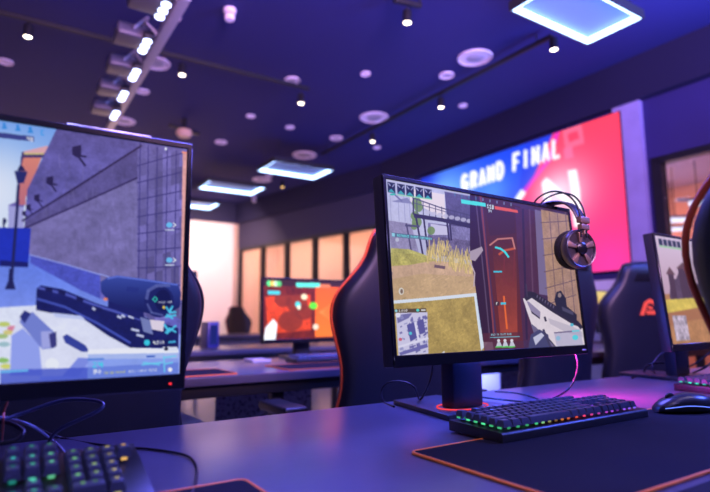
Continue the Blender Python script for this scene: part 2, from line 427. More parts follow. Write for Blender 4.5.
    c.line(G([(330, 88), (360, 81), (450, 93), (545, 107)]), 1.6, (95, 115, 220)); c.text('VXV', *G([(392, 112)])[0], 5, (35, 45, 130), (1, .12), (-.3, 1))
    c.ell(*G([(488, 158)])[0], 15, 16, (30, 36, 105)); 
    c.line(G([(450, 150), (455, 125), (480, 110), (520, 108)]), 3.2, (95, 105, 180), .8); c.line(G([(452, 165), (465, 192), (500, 200)]), 2.0, (110, 120, 190), .6)
    c.ell(*G([(500, 155)])[0], 8, 11, (22, 26, 84)); q = G([(476, 143), (483, 151), (476, 159), (469, 151), (476, 143)]); c.line(q, .9, (60, 210, 190))
    c.ell(*G([(324, 151)])[0], 2.2, 1.5, (240, 140, 100))
    c.poly(G([(65, 205), (100, 190), (165, 250), (168, 300), (130, 305), (60, 222)]), (118, 132, 215)); c.poly(G([(60, 205), (75, 185), (95, 195), (75, 225)]), (45, 52, 130))
    c.poly(G([(125, 250), (158, 248), (162, 298), (128, 302)]), (165, 170, 235)); c.poly(G([(150, 258), (172, 250), (174, 295), (156, 302)]), (60, 60, 130))
    c.poly(G([(192, 265), (205, 258), (262, 292), (275, 312), (250, 312), (200, 285)]), (55, 68, 160)); c.ell(*G([(160, 350)])[0], 7, 6, (240, 244, 255), .9)
    c.poly(G([(270, 306), (400, 300), (548, 304), (548, 318), (270, 318)]), (240, 242, 255))
    c.poly(G([(0, 368), (270, 360), (548, 345), (548, 392), (0, 412)]), (66, 84, 205), .8); c.poly(G([(270, 320), (548, 315), (548, 388), (268, 400)]), (130, 160, 240), .55)
    c.line(G([(0, 374), (85, 369)]), 2, (110, 195, 250)); c.line(G([(270, 336), (318, 334)]), 1.5, (60, 120, 220)); c.line(G([(450, 327), (475, 326)]), 1.5, (40, 90, 200))
    c.text('24', *G([(285, 344)])[0], 5.6, (60, 215, 240), (1.25, -.05)); c.text('90', *G([(287, 367)])[0], 4.4, (235, 240, 255), (1.2, -.05))
    c.text('TWO GUN PACKAGE', *G([(320, 374)])[0], 2.3, (205, 205, 130), (.78, -.05)); c.text('MK7.3 COMBAT RIFLE', *G([(395, 369)])[0], 2.6, (205, 215, 245), (.78, -.05))
    c.text('4,500', *G([(470, 279)])[0], 3.6, (245, 248, 255), (.9, -.02)); c.ell(*G([(451, 284)])[0], 3, 3, (60, 205, 235)); c.line(G([(518, 283), (538, 281)]), 2, (70, 180, 230))
    for L in ([(510, 175), (520, 190), (525, 178)], [(530, 172), (520, 192), (540, 190)], [(508, 205), (540, 200)], [(512, 198), (530, 210)], [(505, 232), (518, 248)], [(540, 232), (512, 256)], [(508, 254), (520, 240), (540, 252)], [(505, 228), (512, 240)]):
        c.line(G(L), 2.0, (80, 205, 245), .9)
    c.text('MOBILITY DRONE', *G([(487, 157)])[0], 1.9, (235, 240, 255), (.62, 0)); c.ell(*G([(503, 176)])[0], 1.3, 1.6, (235, 205, 90))
    for L in ([(435, 352), (498, 345)], [(440, 345), (490, 352)], [(505, 330), (540, 325)], [(503, 325), (505, 375)], [(505, 350), (530, 345)]): c.line(G(L), 1.5, (110, 215, 250), .85)
    c.ell(*G([(522, 367)])[0], 2.2, 2.2, (245, 245, 255)); c.poly(G([(500, 297), (545, 297), (545, 310), (500, 310)]), (225, 230, 250)); c.ell(*G([(510, 303)])[0], 2, 2, (40, 40, 70))
    for x, y in ((515, 28), (520, 385 - 350 + 128)):
        pass
    for x, y in ((169, 225), (169, 260)):
        c.ell(x, y, 3.2, 2.6, (110, 195, 250)); c.line([(x + 4, y - 2), (x + 6.5, y), (x + 4, y + 2)], 1, (240, 245, 255)); c.line([(x - 4, y + 5), (x + 5, y + 5)], 1.4, (220, 230, 255), .8)
    c.ell(165.5, 149, 1.2, 1.6, (230, 235, 255)); c.line([(182, 152.5), (187, 153)], 1.8, (245, 150, 130))
    # status bar at the top
    for x, y in ((4, 126), (17.5, 128), (30, 130)):
        c.ell(x, y - 1.5, 1.6, 1.6, (50, 140, 225)); c.poly([(x - 3, y + 3), (x - 1, y), (x + 2, y), (x + 3.2, y + 3.4)], (50, 140, 225))
    c.text('E', 40.5, 129.5, 6, (70, 160, 240), (1, .14)); c.line([(-60, 110), (56, 129)], .8, (90, 130, 220), .7)
    c.poly([(-70, 124), (34, 137), (34, 142), (-70, 130)], (58, 66, 140)); c.text('48', 27, 137, 4.2, (245, 248, 255), (1, .13))
    return c.out()

def picture_yard():
    mp = photo_map(*screen_axes(C2, Y2, T2)); c = Canvas(576, 324, (186, 186, 222), mp)
    P = lambda L: pt(385, 185, 5.79, L); Q = lambda L: pt(385, 270, 5.463, L); G = lambda L: pt(465, 260, 5.176, L); H = lambda L: pt(470, 170, 3.786, L)
    c.poly([(380, 170), (450, 182), (450, 240), (380, 240)], (196, 196, 230), tex=.05); 
    c.poly(P([(130, 20), (345, 55), (350, 200), (200, 120), (150, 100)]), (240, 226, 234))
    for x in (30, 75, 110, 140): c.line(P([(x, 60), (x + 8, 210)]), .6, (160, 160, 205))
    c.poly(P([(40, 95), (130, 75), (160, 110), (60, 100)]), (140, 140, 185)); c.line(P([(60, 60), (100, 95)]), 1.5, (120, 120, 170))
    c.poly(P([(345, 40), (520, 70), (520, 320), (380, 240), (360, 200)]), (96, 88, 132), tex=.14, cell=5)
    c.poly(P([(15, 205), (150, 225), (200, 400), (40, 385)]), (148, 140, 178), tex=.14, cell=5); c.poly(P([(250, 220), (510, 250), (520, 380), (250, 330)]), (128, 120, 168), tex=.2, cell=6)
    c.poly(P([(265, 225), (360, 240), (365, 290), (270, 290)]), (205, 200, 232)); c.poly(P([(250, 290), (540, 330), (530, 440), (250, 400)]), (116, 104, 146), tex=.25, cell=5)
    for x, y, r in ((185, 105, 9), (195, 130, 8), (175, 180, 8), (185, 215, 9), (268, 265, 7), (170, 240, 6)): c.ell(*P([(x, y)])[0], r * .55, r * .6, (118, 146, 84), .9)
    c.line(P([(160, 75), (330, 135), (500, 178)]), 1.1, (78, 74, 110)); c.line(P([(170, 105), (330, 150), (500, 200)]), .7, (90, 85, 120))
    for k in range(9): c.line(P([(185 + k * 36, 88 + k * 10), (187 + k * 36, 175 + k * 9)]), .8, (78, 74, 110))
    for k in range(8): c.ell(*P([(250 + k * 34, 160 + k * 7)])[0], 2.8, 2.0, (200, 196, 222), .8)
    c.poly(P([(165, 165), (330, 192), (510, 228), (510, 256), (330, 214), (170, 190)]), (58, 50, 82)); c.line(P([(165, 170), (165, 80)]), 1.4, (66, 60, 92))
    for a, b in (((180, 185), (220, 405)), ((225, 195), (250, 395)), ((375, 215), (385, 320)), ((360, 215), (372, 320))): c.line(P([a, b]), 1.8, (62, 54, 88))
    c.line(P([(125, 225), (155, 395)]), 1.6, (90, 82, 116)); c.line(P([(120, 235), (200, 240)]), 2, (84, 80, 115))
    c.poly(P([(35, 365), (140, 372), (220, 400), (290, 430), (290, 480), (35, 480)]), (184, 176, 100), tex=.2, cell=4)
    c.poly(Q([(-40, -30), (300, -50), (540, -20), (540, 180), (-40, 190)]), (208, 172, 144), tex=.10, cell=9)
    c.poly(Q([(-20, 60), (200, 20), (540, 40), (540, 140), (-20, 180)]), (196, 166, 116), .5, tex=.12, cell=9)
    c.poly(P([(35, 395), (180, 400), (270, 440), (150, 462), (35, 470)]), (182, 172, 96), tex=.22, cell=4)
    for k in range(260):
        x = rng.uniform(245, 520); y = rng.uniform(415, 500) if x > 370 else rng.uniform(375, 455)
        y += (x - 370) * .15 if x > 370 else 0
        L = rng.uniform(30, 75); cc = rng.uniform(.78, 1.15); dx = rng.uniform(-16, 16)
        c.line(P([(x, y), (x + dx, y - L)]), rng.uniform(.5, 1.0), (222 * cc, 196 * cc, 126 * cc), .75)
    c.line(P([(290, 470), (345, 478)]), 3, (92, 70, 92), .8); c.line(Q([(-5, 12), (40, 18)]), 3, (110, 88, 120), .6)
    c.poly(Q([(-20, 170), (500, 128), (560, 520), (-20, 520)]), (180, 154, 90), tex=.16, cell=9)
    for k in range(380):
        x, y = rng.uniform(60, 510), rng.uniform(20, 480); cc = rng.uniform(.72, 1.28); dx = rng.uniform(6, 24)
        base = (204, 170, 138) if y < 140 else (184, 156, 90)
        c.line(Q([(x, y), (x + dx, y - dx * .5)]), rng.uniform(.4, 1.0), tuple(b * cc for b in base), .38)
    c.line(Q([(5, 178), (250, 158), (495, 134)]), 3.3, (222, 230, 244)); c.poly(Q([(485, 128), (522, 126), (560, 400), (525, 440)]), (222, 232, 246))
    c.poly(Q([(500, 150), (518, 148), (535, 300), (522, 320)]), (170, 190, 225))
    c.poly(Q([(60, 235), (232, 228), (238, 455), (75, 470)]), (208, 204, 234)); 
    c.poly(Q([(65, 245), (150, 235), (130, 262), (70, 290)]), (120, 116, 172))
    for k in range(70):
        x, y = rng.uniform(75, 225), rng.uniform(250, 445); w, h = rng.uniform(5, 22), rng.uniform(5, 16)
        c.poly(Q([(x, y), (x + w, y - 6), (x + w + 3, y + h - 6), (x + 2, y + h)]), (106, 102, 166) if rng.random() < .7 else (150, 150, 200), .85)
    c.poly(Q([(120, 300), (160, 285), (175, 370), (140, 390)]), (92, 90, 160)); c.poly(Q([(175, 280), (210, 265), (222, 340), (190, 352)]), (96, 92, 160))
    c.line(Q([(165, 285), (185, 385)]), 2, (225, 222, 246)); c.line(Q([(75, 420), (235, 370)]), 2.2, (225, 222, 246)); c.poly(Q([(78, 450), (230, 400), (236, 420), (85, 466)]), (112, 108, 176))
    c.ell(*Q([(85, 378)])[0], 1.8, 1.6, (210, 100, 120)); c.ell(*Q([(140, 345)])[0], 1.6, 1.6, (90, 200, 220)); c.ell(*Q([(72, 245)])[0], 2.6, 2.6, (228, 226, 246))
    c.poly(Q([(52, 213), (226, 208), (228, 230), (54, 234)]), (92, 76, 60)); c.text('1,000', *Q([(76, 214)])[0], 2.8, (225, 225, 225), (.9, -.03)); c.ell(*Q([(180, 219)])[0], 1.6, 1.4, (90, 220, 210)); c.line(Q([(200, 219), (220, 218)]), 1.6, (220, 220, 220)); c.ell(*Q([(62, 222)])[0], 1.4, 1.4, (150, 215, 225))
    c.ell(*Q([(90, 116)])[0], 2.6, 3.6, (225, 222, 215), .9); c.ell(*Q([(92, 116)])[0], 1.4, 2.4, (120, 95, 80), .9); c.ell(*P([(72, 318)])[0], 2, 2, (200, 205, 225), .8)
    c.poly(Q([(305, 455), (325, 440), (328, 455)]), (225, 225, 235))
    # right half: doorway and tiled wall
    c.poly([(470, 188), (600, 214), (600, 360), (494, 352)], (76, 52, 88), tex=.08)
    c.poly(H([(0, 70), (32, 85), (75, 480), (95, 650), (50, 650), (0, 300)]), (58, 36, 60)); c.line(H([(20, 90), (55, 430), (75, 640)]), 1.3, (96, 76, 104)); c.line(H([(40, 100), (85, 560), (92, 640)]), 1.6, (140, 70, 80))
    c.poly(H([(45, 95), (190, 140), (205, 645), (105, 655)]), (76, 42, 54), col2=(112, 48, 50)); c.poly(H([(60, 150), (170, 150), (172, 240), (75, 250)]), (74, 42, 58))
    c.poly(H([(82, 265), (150, 255), (175, 300), (180, 640), (118, 650)]), (88, 42, 46), col2=(172, 74, 56), tex=.06, cell=10); c.line(H([(75, 285), (105, 262), (160, 258), (170, 300)]), 1.6, (205, 130, 120))
    c.line(H([(130, 330), (128, 420), (165, 440), (168, 300)]), 1, (128, 52, 52)); c.poly(H([(170, 140), (260, 160), (268, 640), (200, 645)]), (82, 48, 78), tex=.06)
    c.line(H([(200, 150), (215, 640)]), 2.2, (58, 40, 72)); c.line(H([(225, 150), (245, 640)]), 1.4, (104, 70, 100))
    c.line(H([(128, 478), (140, 600)]), 1.8, (240, 110, 50)); c.line(H([(110, 320), (130, 305), (165, 298)]), 2.2, (200, 90, 55))
    c.line(H([(96, 293), (115, 298), (132, 310), (146, 330)]), 2.0, (70, 225, 235)); c.line(H([(90, 385), (120, 385)]), 1.6, (70, 200, 230))
    c.poly(H([(245, 150), (275, 158), (330, 480), (262, 470)]), (124, 110, 152)); c.poly(H([(268, 150), (372, 172), (470, 700), (300, 560)]), (180, 142, 124), tex=.12, cell=5)
    for k in range(6): c.line(H([(268 + k * 4, 200 + k * 62), (400, 192 + k * 56)]), .9, (112, 88, 100))
    for k in range(3): c.line(H([(300 + k * 30, 160), (330 + k * 34, 560)]), .8, (120, 94, 104))
    for k in range(46): c.line(H([(300, 380 + k * 6), (440, 395 + k * 6)]), .35, (130, 104, 104), .6)
    c.poly(H([(0, 285), (-5, 310), (45, 290), (50, 305), (20, 345), (0, 340)]), (178, 160, 178)); c.line(H([(0, 345), (18, 390), (15, 440)]), 1.2, (196, 176, 190))
    c.poly(G([(300, 200), (335, 176), (380, 195), (470, 250), (560, 318), (610, 350), (620, 440), (470, 455), (430, 405), (345, 335), (312, 240)]), (228, 216, 226), tex=.03)
    c.poly(G([(312, 240), (345, 335), (432, 408), (470, 455), (440, 440), (350, 350), (318, 262), (308, 215)]), (128, 116, 146)); c.poly(G([(430, 300), (560, 345), (606, 372), (612, 400), (520, 372), (440, 330)]), (200, 190, 206)); c.line(G([(345, 335), (430, 405), (470, 452)]), 1.4, (60, 54, 76)); c.poly(G([(318, 212), (330, 215), (390, 268), (388, 300), (340, 262)]), (150, 138, 172)); c.poly(G([(340, 262), (386, 296), (388, 306), (345, 275)]), (60, 52, 76))
    c.poly(G([(305, 196), (330, 160), (362, 168), (470, 238), (580, 312), (602, 348), (560, 335), (450, 268), (345, 196), (318, 212)]), (52, 46, 66)); c.line(G([(322, 172), (362, 180), (468, 246), (578, 322), (602, 350)]), 3.6, (48, 42, 62)); c.line(G([(316, 124), (322, 190)]), 1.2, (70, 62, 86))
    for k in range(7): c.line(G([(375 + k * 14, 182 + k * 9), (372 + k * 14, 194 + k * 9)]), 1, (110, 100, 130))
    c.poly(G([(462, 205), (474, 165), (496, 158), (522, 200), (526, 238), (578, 282), (578, 318), (540, 308), (480, 268)]), (44, 42, 62)); c.ell(*G([(489, 182)])[0], 1.8, 2.4, (150, 130, 130)); c.poly(G([(500, 240), (560, 268), (560, 285), (505, 262)]), (80, 76, 104))
    c.line(G([(412, 295), (418, 315)]), 2, (60, 54, 76)); c.poly(G([(340, 330), (365, 345), (460, 440), (438, 445), (355, 375)]), (112, 104, 140))
    c.poly(G([(328, 455), (340, 385), (385, 358), (430, 385), (442, 452), (340, 464)]), (74, 74, 116)); c.poly(G([(352, 400), (395, 375), (410, 390), (365, 440)]), (200, 200, 225)); c.line(G([(405, 360), (440, 445)]), 2.2, (70, 66, 98))
    c.poly(G([(460, 375), (595, 355), (612, 440), (475, 452)]), (176, 172, 205), .65); c.line(G([(462, 376), (560, 368)]), 1.3, (120, 108, 140)); c.line(G([(555, 368), (590, 365)]), 1.5, (110, 210, 225))
    c.ell(*G([(570, 400)])[0], 3, 2.6, (90, 215, 230)); c.ell(*G([(482, 404)])[0], 2.2, 2.4, (150, 190, 220)); c.ell(*G([(553, 335)])[0], 1.8, 1.6, (90, 190, 215))
    c.poly(G([(92, 378), (298, 372), (305, 455), (100, 478)]), (96, 48, 62), .75); c.text('HOLD TO CLOSE DOOR', *G([(135, 380)])[0], 2.1, (150, 225, 240), (.68, -.02)); c.line(G([(130, 400), (282, 395)]), .7, (120, 200, 220))
    for x in (174, 207, 242): c.ell(*G([(x, 416)])[0], 1.5, 1.6, (228, 226, 236)); c.poly(G([(x - 14, 450), (x - 6, 424), (x + 8, 423), (x + 18, 446)]), (205, 205, 222)); c.line(G([(x - 16, 450), (x + 16, 447)]), 1.4, (90, 200, 90))
    c.poly(G([(152, 215), (178, 214), (178, 236), (152, 237)]), (70, 50, 62)); c.text('F', *G([(161, 218)])[0], 2.8, (230, 230, 230)); c.line(G([(187, 225), (210, 224)]), 2.2, (70, 200, 230))
    # heads-up display at the top
    for k, (x0, y0) in enumerate(((387.6, 182), (397.2, 183.7), (406.2, 185.3), (415.6, 187), (424.2, 188.6))):
        c.poly([(x0, y0), (x0 + 7.6, y0 + 1.3), (x0 + 8, y0 + 11.5), (x0 + .4, y0 + 10.3)], (36, 44, 74)); c.ell(x0 + 3.8, y0 + 5, 2, 2.3, (20, 24, 44))
        c.poly([(x0 + .6, y0 + 10), (x0 + 3.8, y0 + 7), (x0 + 7.8, y0 + 11.2)], (64, 170, 178)); c.line([(x0 + 1, y0 + 1.5), (x0 + 3, y0 + 4)], 1.1, (160, 160, 190)); c.line([(x0 + 7, y0 + 2.5), (x0 + 5, y0 + 5)], 1.1, (160, 160, 190))
    c.line([(397, 195), (432, 199.6)], .9, (150, 225, 170)); c.ell(393, 194.6, 3, 1, (60, 190, 180))
    c.poly(P([(40, 275), (250, 298), (250, 320), (42, 300)]), (86, 112, 142), .85); c.text('RESOURCE POINT CAPTURED', *P([(72, 285)])[0], 2.2, (120, 235, 240), (.86, .09)); c.poly(P([(40, 278), (58, 280), (58, 300), (42, 298)]), (150, 215, 235))
    c.poly([(461, 199.4), (485.5, 203.2), (486, 207), (461.4, 203.6)], (84, 232, 232)); c.poly([(494.5, 206.2), (517.5, 210.2), (518, 213), (495, 209.6)], (236, 96, 74)); c.text('118', 487, 204, 4.2, (225, 245, 245), (.72, .14)); c.text('94', 488.5, 209.6, 2.8, (200, 220, 225), (.8, .14))
    for k in range(9): c.line([(455 + k * 7, 193.5 + k * 1.25), (455 + k * 7, 196 + k * 1.25)], .9, (70, 140, 170) if k < 4 else (150, 190, 205), .8)
    return c.out()

def picture_village():
    mp = photo_map(*screen_axes(C3, Y3, T3)); c = Canvas(200, 112, (200, 176, 205))
    c.poly([(0, 0), (1, 0), (1, .62), (0, .62)], (222, 200, 222), col2=(196, 160, 184)); c.poly([(0, .55), (1, .48), (1, 1), (0, 1)], (188, 134, 92), tex=.14, cell=4)
    c.poly([(.06, .56), (.1, .40), (.16, .40), (.2, .34), (.3, .34), (.34, .44), (.6, .40), (1, .36), (1, .62), (.06, .6)], (96, 76, 100), tex=.15)
    for x, y, w, h in ((.08, .36, .06, .24), (.2, .30, .14, .30), (.45, .34, .2, .24), (.75, .3, .2, .26)): c.poly([(x, y), (x + w, y), (x + w, y + h), (x, y + h)], (82, 60, 78)); c.poly([(x - .02, y), (x + w / 2, y - .07), (x + w + .02, y)], (110, 78, 86))
    c.poly([(0, .60), (.5, .56), (1, .55), (1, .64), (.5, .66), (0, .72)], (222, 196, 92), tex=.12, cell=3)
    c.poly([(0, .72), (.4, .66), (1, .70), (1, .78), (.3, .78), (0, .84)], (176, 118, 84))
    for k in range(5): c.poly([(.04 + k * .05, .025), (.08 + k * .05, .025), (.08 + k * .05, .09), (.04 + k * .05, .09)], (44, 48, 70))
    c.line([(.04, .10), (.3, .10)], .012, (150, 215, 150)); c.poly([(.05, .74), (.2, .74), (.2, .97), (.05, .97)], (186, 170, 190), tex=.4, cell=2)
    c.line([(.55, 1), (.72, .72), (.95, .8)], .05, (60, 50, 70)); c.poly([(.6, 1), (.72, .78), (.98, .86), (1, 1)], (214, 206, 216))
    return c.soft(1).out()

def picture_arena():
    c = Canvas(160, 90, (70, 26, 20))
    c.poly([(0, 0), (.6, 0), (.55, 1), (0, 1)], (110, 34, 22), tex=.25, cell=6); c.poly([(0.02, .3), (.5, .25), (.5, .85), (.05, .9)], (214, 66, 26), tex=.25, cell=7)
    for x, y, r in ((.28, .7, .13), (.42, .55, .1), (.2, .35, .09), (.35, .4, .12)): c.ell(x, y, r, r * 1.3, (120, 44, 26), .8)
    c.poly([(.56, .1), (1, .04), (1, .97), (.54, .97)], (252, 92, 28), col2=(246, 116, 40))
    for k in range(6): c.line([(.6, .55), (1, .15 + k * .17)], .012, (255, 140, 70), .7)
    c.poly([(0, 0), (1, 0), (1, .1), (0, .12)], (58, 30, 30)); c.line([(.36, .09), (.6, .08)], .075, (96, 235, 220)); c.line([(.62, .09), (.72, .09)], .06, (226, 120, 80))
    for k in range(4): c.ell(.06 + k * .035, .08, .024, .05, ((90, 230, 140), (240, 200, 90), (200, 240, 200), (90, 200, 120))[k])
    c.line([(.06, .23), (.16, .23)], .06, (70, 200, 220)); c.ell(.53, .44, .045, .06, (96, 225, 60)); c.ell(.43, .29, .035, .05, (240, 226, 190))
    c.ell(.55, .80, .032, .05, (238, 210, 190)); c.ell(.36, .42, .03, .05, (80, 210, 220)); c.line([(.84, .9), (.97, .89)], .065, (252, 240, 230))
    c.poly([(.0, 1), (.02, .8), (.1, .66), (.14, .74), (.12, 1)], (226, 232, 240)); c.ell(.37, .47, .02, .035, (250, 240, 210))
    return c.soft(1).out()
def picture_sunny():
    c = Canvas(60, 34, (240, 200, 110)); c.poly([(0, 0), (1, 0), (1, .6), (0, .6)], (250, 226, 150), col2=(248, 190, 80)); c.poly([(0, .6), (1, .55), (1, 1), (0, 1)], (170, 190, 250))
    c.poly([(.1, .6), (.3, .3), (.5, .62)], (190, 130, 80)); c.ell(.4, .8, .2, .1, (235, 240, 255)); return c.soft(1).out()
def picture_off(): return np.full((4, 6, 3), 0.004)

RINGM = em('ring_light_red', (1.0, 0.07, 0.10), 1.0)
LEDR = em('power_led_red', (1.0, 0.03, 0.05), 1.4)
BADGE = pm('badge_silver', (0.6, 0.6, 0.65), 0.3, metal=0.6)
mon1 = monitor('large black monitor on the desk showing a blue street beside a high stone wall', C1, Y1, T1, picture_street(), led=LEDR)
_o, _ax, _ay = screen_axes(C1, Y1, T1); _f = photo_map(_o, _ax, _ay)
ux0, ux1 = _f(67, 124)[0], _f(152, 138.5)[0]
m = MB(); m.box((SW * ((ux0 + ux1) / 2 - .5), .010, C1.z - DESK + .1795), (SW * (ux1 - ux0), .012, .004), bev=.0015); m.build('top_highlight', pm('highlight_silver', (.75, .78, .9), .25, metal=.7), mon1)  # pale metal strip standing in for a highlight along the casing's top edge
mon2 = monitor('black monitor with headphones hung on its corner, showing a grassy yard and a red door', C2, Y2, T2, picture_yard(), ring=RINGM, mark=BADGE)
monitor('black monitor at the far end of the front desk, showing a sandy village', C3, Y3, T3, picture_village())
def row_monitor(label, u, v, z, img, s=0.93, dm=None):
    p = W(u, v, DESK + z); return monitor(label, p, YAW + R(1.5), R(3), img, s, dmat=dm)
row_monitor('monitor on the second desk filled with a glowing orange game picture', 1.40, 2.60, 0.268, picture_arena(), 0.93, display_mat('display_orange', 1.5))
row_monitor('small distant monitor with a yellow picture, seen between two gaming chairs', 4.26, 2.60, 0.265, picture_sunny())
row_monitor('switched-off dark monitor on the third desk, in front of the bright back wall', 1.0, 4.28, 0.437, picture_off(), 0.93, display_mat('display_off', 0.0))

# ------------------------------------------------------------------ desks
def desk(label, u0, u1, v0, v1, panels, pmat):
    root = thing('gaming_desk', label, 'desk', W((u0 + u1) / 2, (v0 + v1) / 2, 0), YAW)
    L, dp = u1 - u0, v1 - v0
    m = MB(); m.box((0, 0, DESK - 0.016), (L, dp, 0.032), bev=0.003); m.build('desk_top', DESKM, root)
    m = MB(); m.box((0, -dp / 2 + 0.05, DESK - 0.057), (L - 0.1, 0.04, 0.05), bev=0.003); m.build('front_rail', STEEL, root)
    n = max(2, int(round(L / 2.1)) + 1)
    for i in range(n):
        x = -L / 2 + 0.08 + i * (L - 0.16) / (n - 1)
        m = MB()
        for y in (-dp / 2 + 0.1, dp / 2 - 0.06): m.box((x, y, (DESK - 0.032) / 2), (0.05, 0.05, DESK - 0.032), bev=0.004)
        m.box((x, 0.02, 0.03), (0.048, dp - 0.12, 0.05), bev=0.004)
        m.build('leg', STEEL, root)
    for (a, b, z0, z1) in panels:
        m = MB(); m.box(((a + b) / 2 - (u0 + u1) / 2, dp / 2 - 0.09, (z0 + z1) / 2), (b - a, 0.012, z1 - z0), bev=0.002)
        m.build('modesty_panel', pmat, root)
    return root
def mesh_panel_mat():
    m = pm('perforated_panel', (0.10, 0.10, 0.12), 0.5); nt = m.node_tree; b = nt.nodes['Principled BSDF']
    tc = nt.nodes.new('ShaderNodeTexCoord'); vo = nt.nodes.new('ShaderNodeTexVoronoi'); vo.inputs['Scale'].default_value = 60
    cr = nt.nodes.new('ShaderNodeValToRGB'); cr.color_ramp.elements[0].position = .25; cr.color_ramp.elements[1].position = .4
    cr.color_ramp.elements[0].color = (0.01, 0.01, 0.012, 1); cr.color_ramp.elements[1].color = (0.34, 0.33, 0.37, 1)
    nt.links.new(tc.outputs['Object'], vo.inputs['Vector']); nt.links.new(vo.outputs['Distance'], cr.inputs[0]); nt.links.new(cr.outputs[0], b.inputs['Base Color'])
    return m
PERF = mesh_panel_mat()
PALE = pm('pale_panel', (0.5, 0.5, 0.56), 0.5, noise=0.05)
desk('long dark desk in front carrying the two big monitors and the backlit keyboards', -1.6, 3.4, 0.372, 1.165, [], PERF)
desk('second dark desk behind the first, under the orange monitor', -0.9, 4.7, 2.05, 2.84, [(s - 0.36, s + 0.19, 0.40, 0.70) for s in (0.25, 1.295, 2.335, 3.375)], PERF)
desk('third desk further back with a pale panel below its top', -0.9, 4.5, 3.75, 4.55, [(0.2, 2.4, 0.42, 0.70), (2.5, 4.4, 0.42, 0.70)], PALE)
desk('farthest desk near the bright back wall', 0.4, 4.2, 7.5, 8.3, [(0.6, 4.1, 0.42, 0.70)], PALE)

# ------------------------------------------------------------------ mouse pads
def pad(label, u0, u1, v0, v1):
    root = thing('mouse_pad', label, 'mouse pad', W((u0 + u1) / 2, (v0 + v1) / 2, DESK), YAW, 'orange edged desk pads')
    a, b, r = (u1 - u0) / 2, (v1 - v0) / 2, 0.012; pts = []
    for cx, cy, t0 in ((a - r, b - r, 0), (-a + r, b - r, 90), (-a + r, -b + r, 180), (a - r, -b + r, 270)):
        pts += [(cx + r * math.cos(R(t0 + k * 15)), cy + r * math.sin(R(t0 + k * 15))) for k in range(7)]
    m = MB(); m.prism(pts, 0.0, 0.004); m.build('cloth', CLOTH, root)
    m = MB(); m.tube([(x, y, 0.0027) for x, y in pts], 0.0026, 8, closed=True); m.build('stitched_edge', ORANGE, root)
    return root
pad('dark mouse pad with orange edge under the front keyboard and mouse', 0.56, 1.42, 0.388, 0.705)
pad('dark mouse pad with orange edge, only its rounded corner showing beside the near keyboard', -0.56, 0.285, 0.388, 0.715)
pad('mouse pad with orange edge on the second desk under the orange monitor', 1.03, 1.82, 2.09, 2.36)
pad('mouse pad with orange edge at the left end of the second desk', 0.02, 0.80, 2.09, 2.36)

# ------------------------------------------------------------------ keyboards
KEYM = pm('keycap_black', (0.045, 0.047, 0.075), 0.32, noise=0.1)
KCASE = pm('keyboard_case', (0.014, 0.014, 0.017), 0.4)
KL, KW = 0.440, 0.133
def key_layout():
    u = 0.01905; x0 = 0.0105; ks = []
    rows = [[(0, 1), (2, 1), (3, 1), (4, 1), (5, 1), (6.5, 1), (7.5, 1), (8.5, 1), (9.5, 1), (11, 1), (12, 1), (13, 1), (14, 1), (15.25, 1), (16.25, 1), (17.25, 1)],
            [(i, 1) for i in range(13)] + [(13, 2), (15.25, 1), (16.25, 1), (17.25, 1), (18.5, 1), (19.5, 1), (20.5, 1), (21.5, 1)],
            [(0, 1.5)] + [(1.5 + i, 1) for i in range(12)] + [(13.5, 1.5), (15.25, 1), (16.25, 1), (17.25, 1), (18.5, 1), (19.5, 1), (20.5, 1)],
            [(0, 1.75)] + [(1.75 + i, 1) for i in range(11)] + [(12.75, 2.25), (18.5, 1), (19.5, 1), (20.5, 1)],
            [(0, 2.25)] + [(2.25 + i, 1) for i in range(10)] + [(12.25, 2.75), (16.25, 1), (18.5, 1), (19.5, 1), (20.5, 1)],
            [(0, 1.25), (1.25, 1.25), (2.5, 1.25), (3.75, 6.25), (10, 1.25), (11.25, 1.25), (12.5, 1.25), (13.75, 1.25), (15.25, 1), (16.25, 1), (17.25, 1), (18.5, 2), (20.5, 1)]]
    for r, row in enumerate(rows):
        y = KW - 0.011 - r * u - (0.006 if r else 0)
        for x, w in row: ks.append((x0 + (x + w / 2) * u * 0.975, y - u / 2 + 0.004, w * u * 0.975))
    return ks
KEYS = key_layout()
def make_keys():
    m = MB()
    for x, y, w in KEYS:
        zt = 0.034 + (y / KW) * 0.004; a, b = w / 2 - 0.0006, 0.0088; c, d = w / 2 - 0.0030, 0.0062
        m.loft([[(x - a, y - b, zt - 0.012), (x + a, y - b, zt - 0.012), (x + a, y + b, zt - 0.012), (x - a, y + b, zt - 0.012)],
                [(x - a + .0003, y - b + .0003, zt - 0.009), (x + a - .0003, y - b + .0003, zt - 0.009), (x + a - .0003, y + b - .0003, zt - 0.009), (x - a + .0003, y + b - .0003, zt - 0.009)],
                [(x - c, y - d + .001, zt - 0.0006), (x + c, y - d + .001, zt - 0.0006), (x + c, y + d + .001, zt - 0.0006), (x - c, y + d + .001, zt - 0.0006)],
                [(x - c + .0012, y - d + .0022, zt), (x + c - .0012, y - d + .0022, zt), (x + c - .0012, y + d - .0002, zt), (x - c + .0012, y + d - .0002, zt)]])
    return m
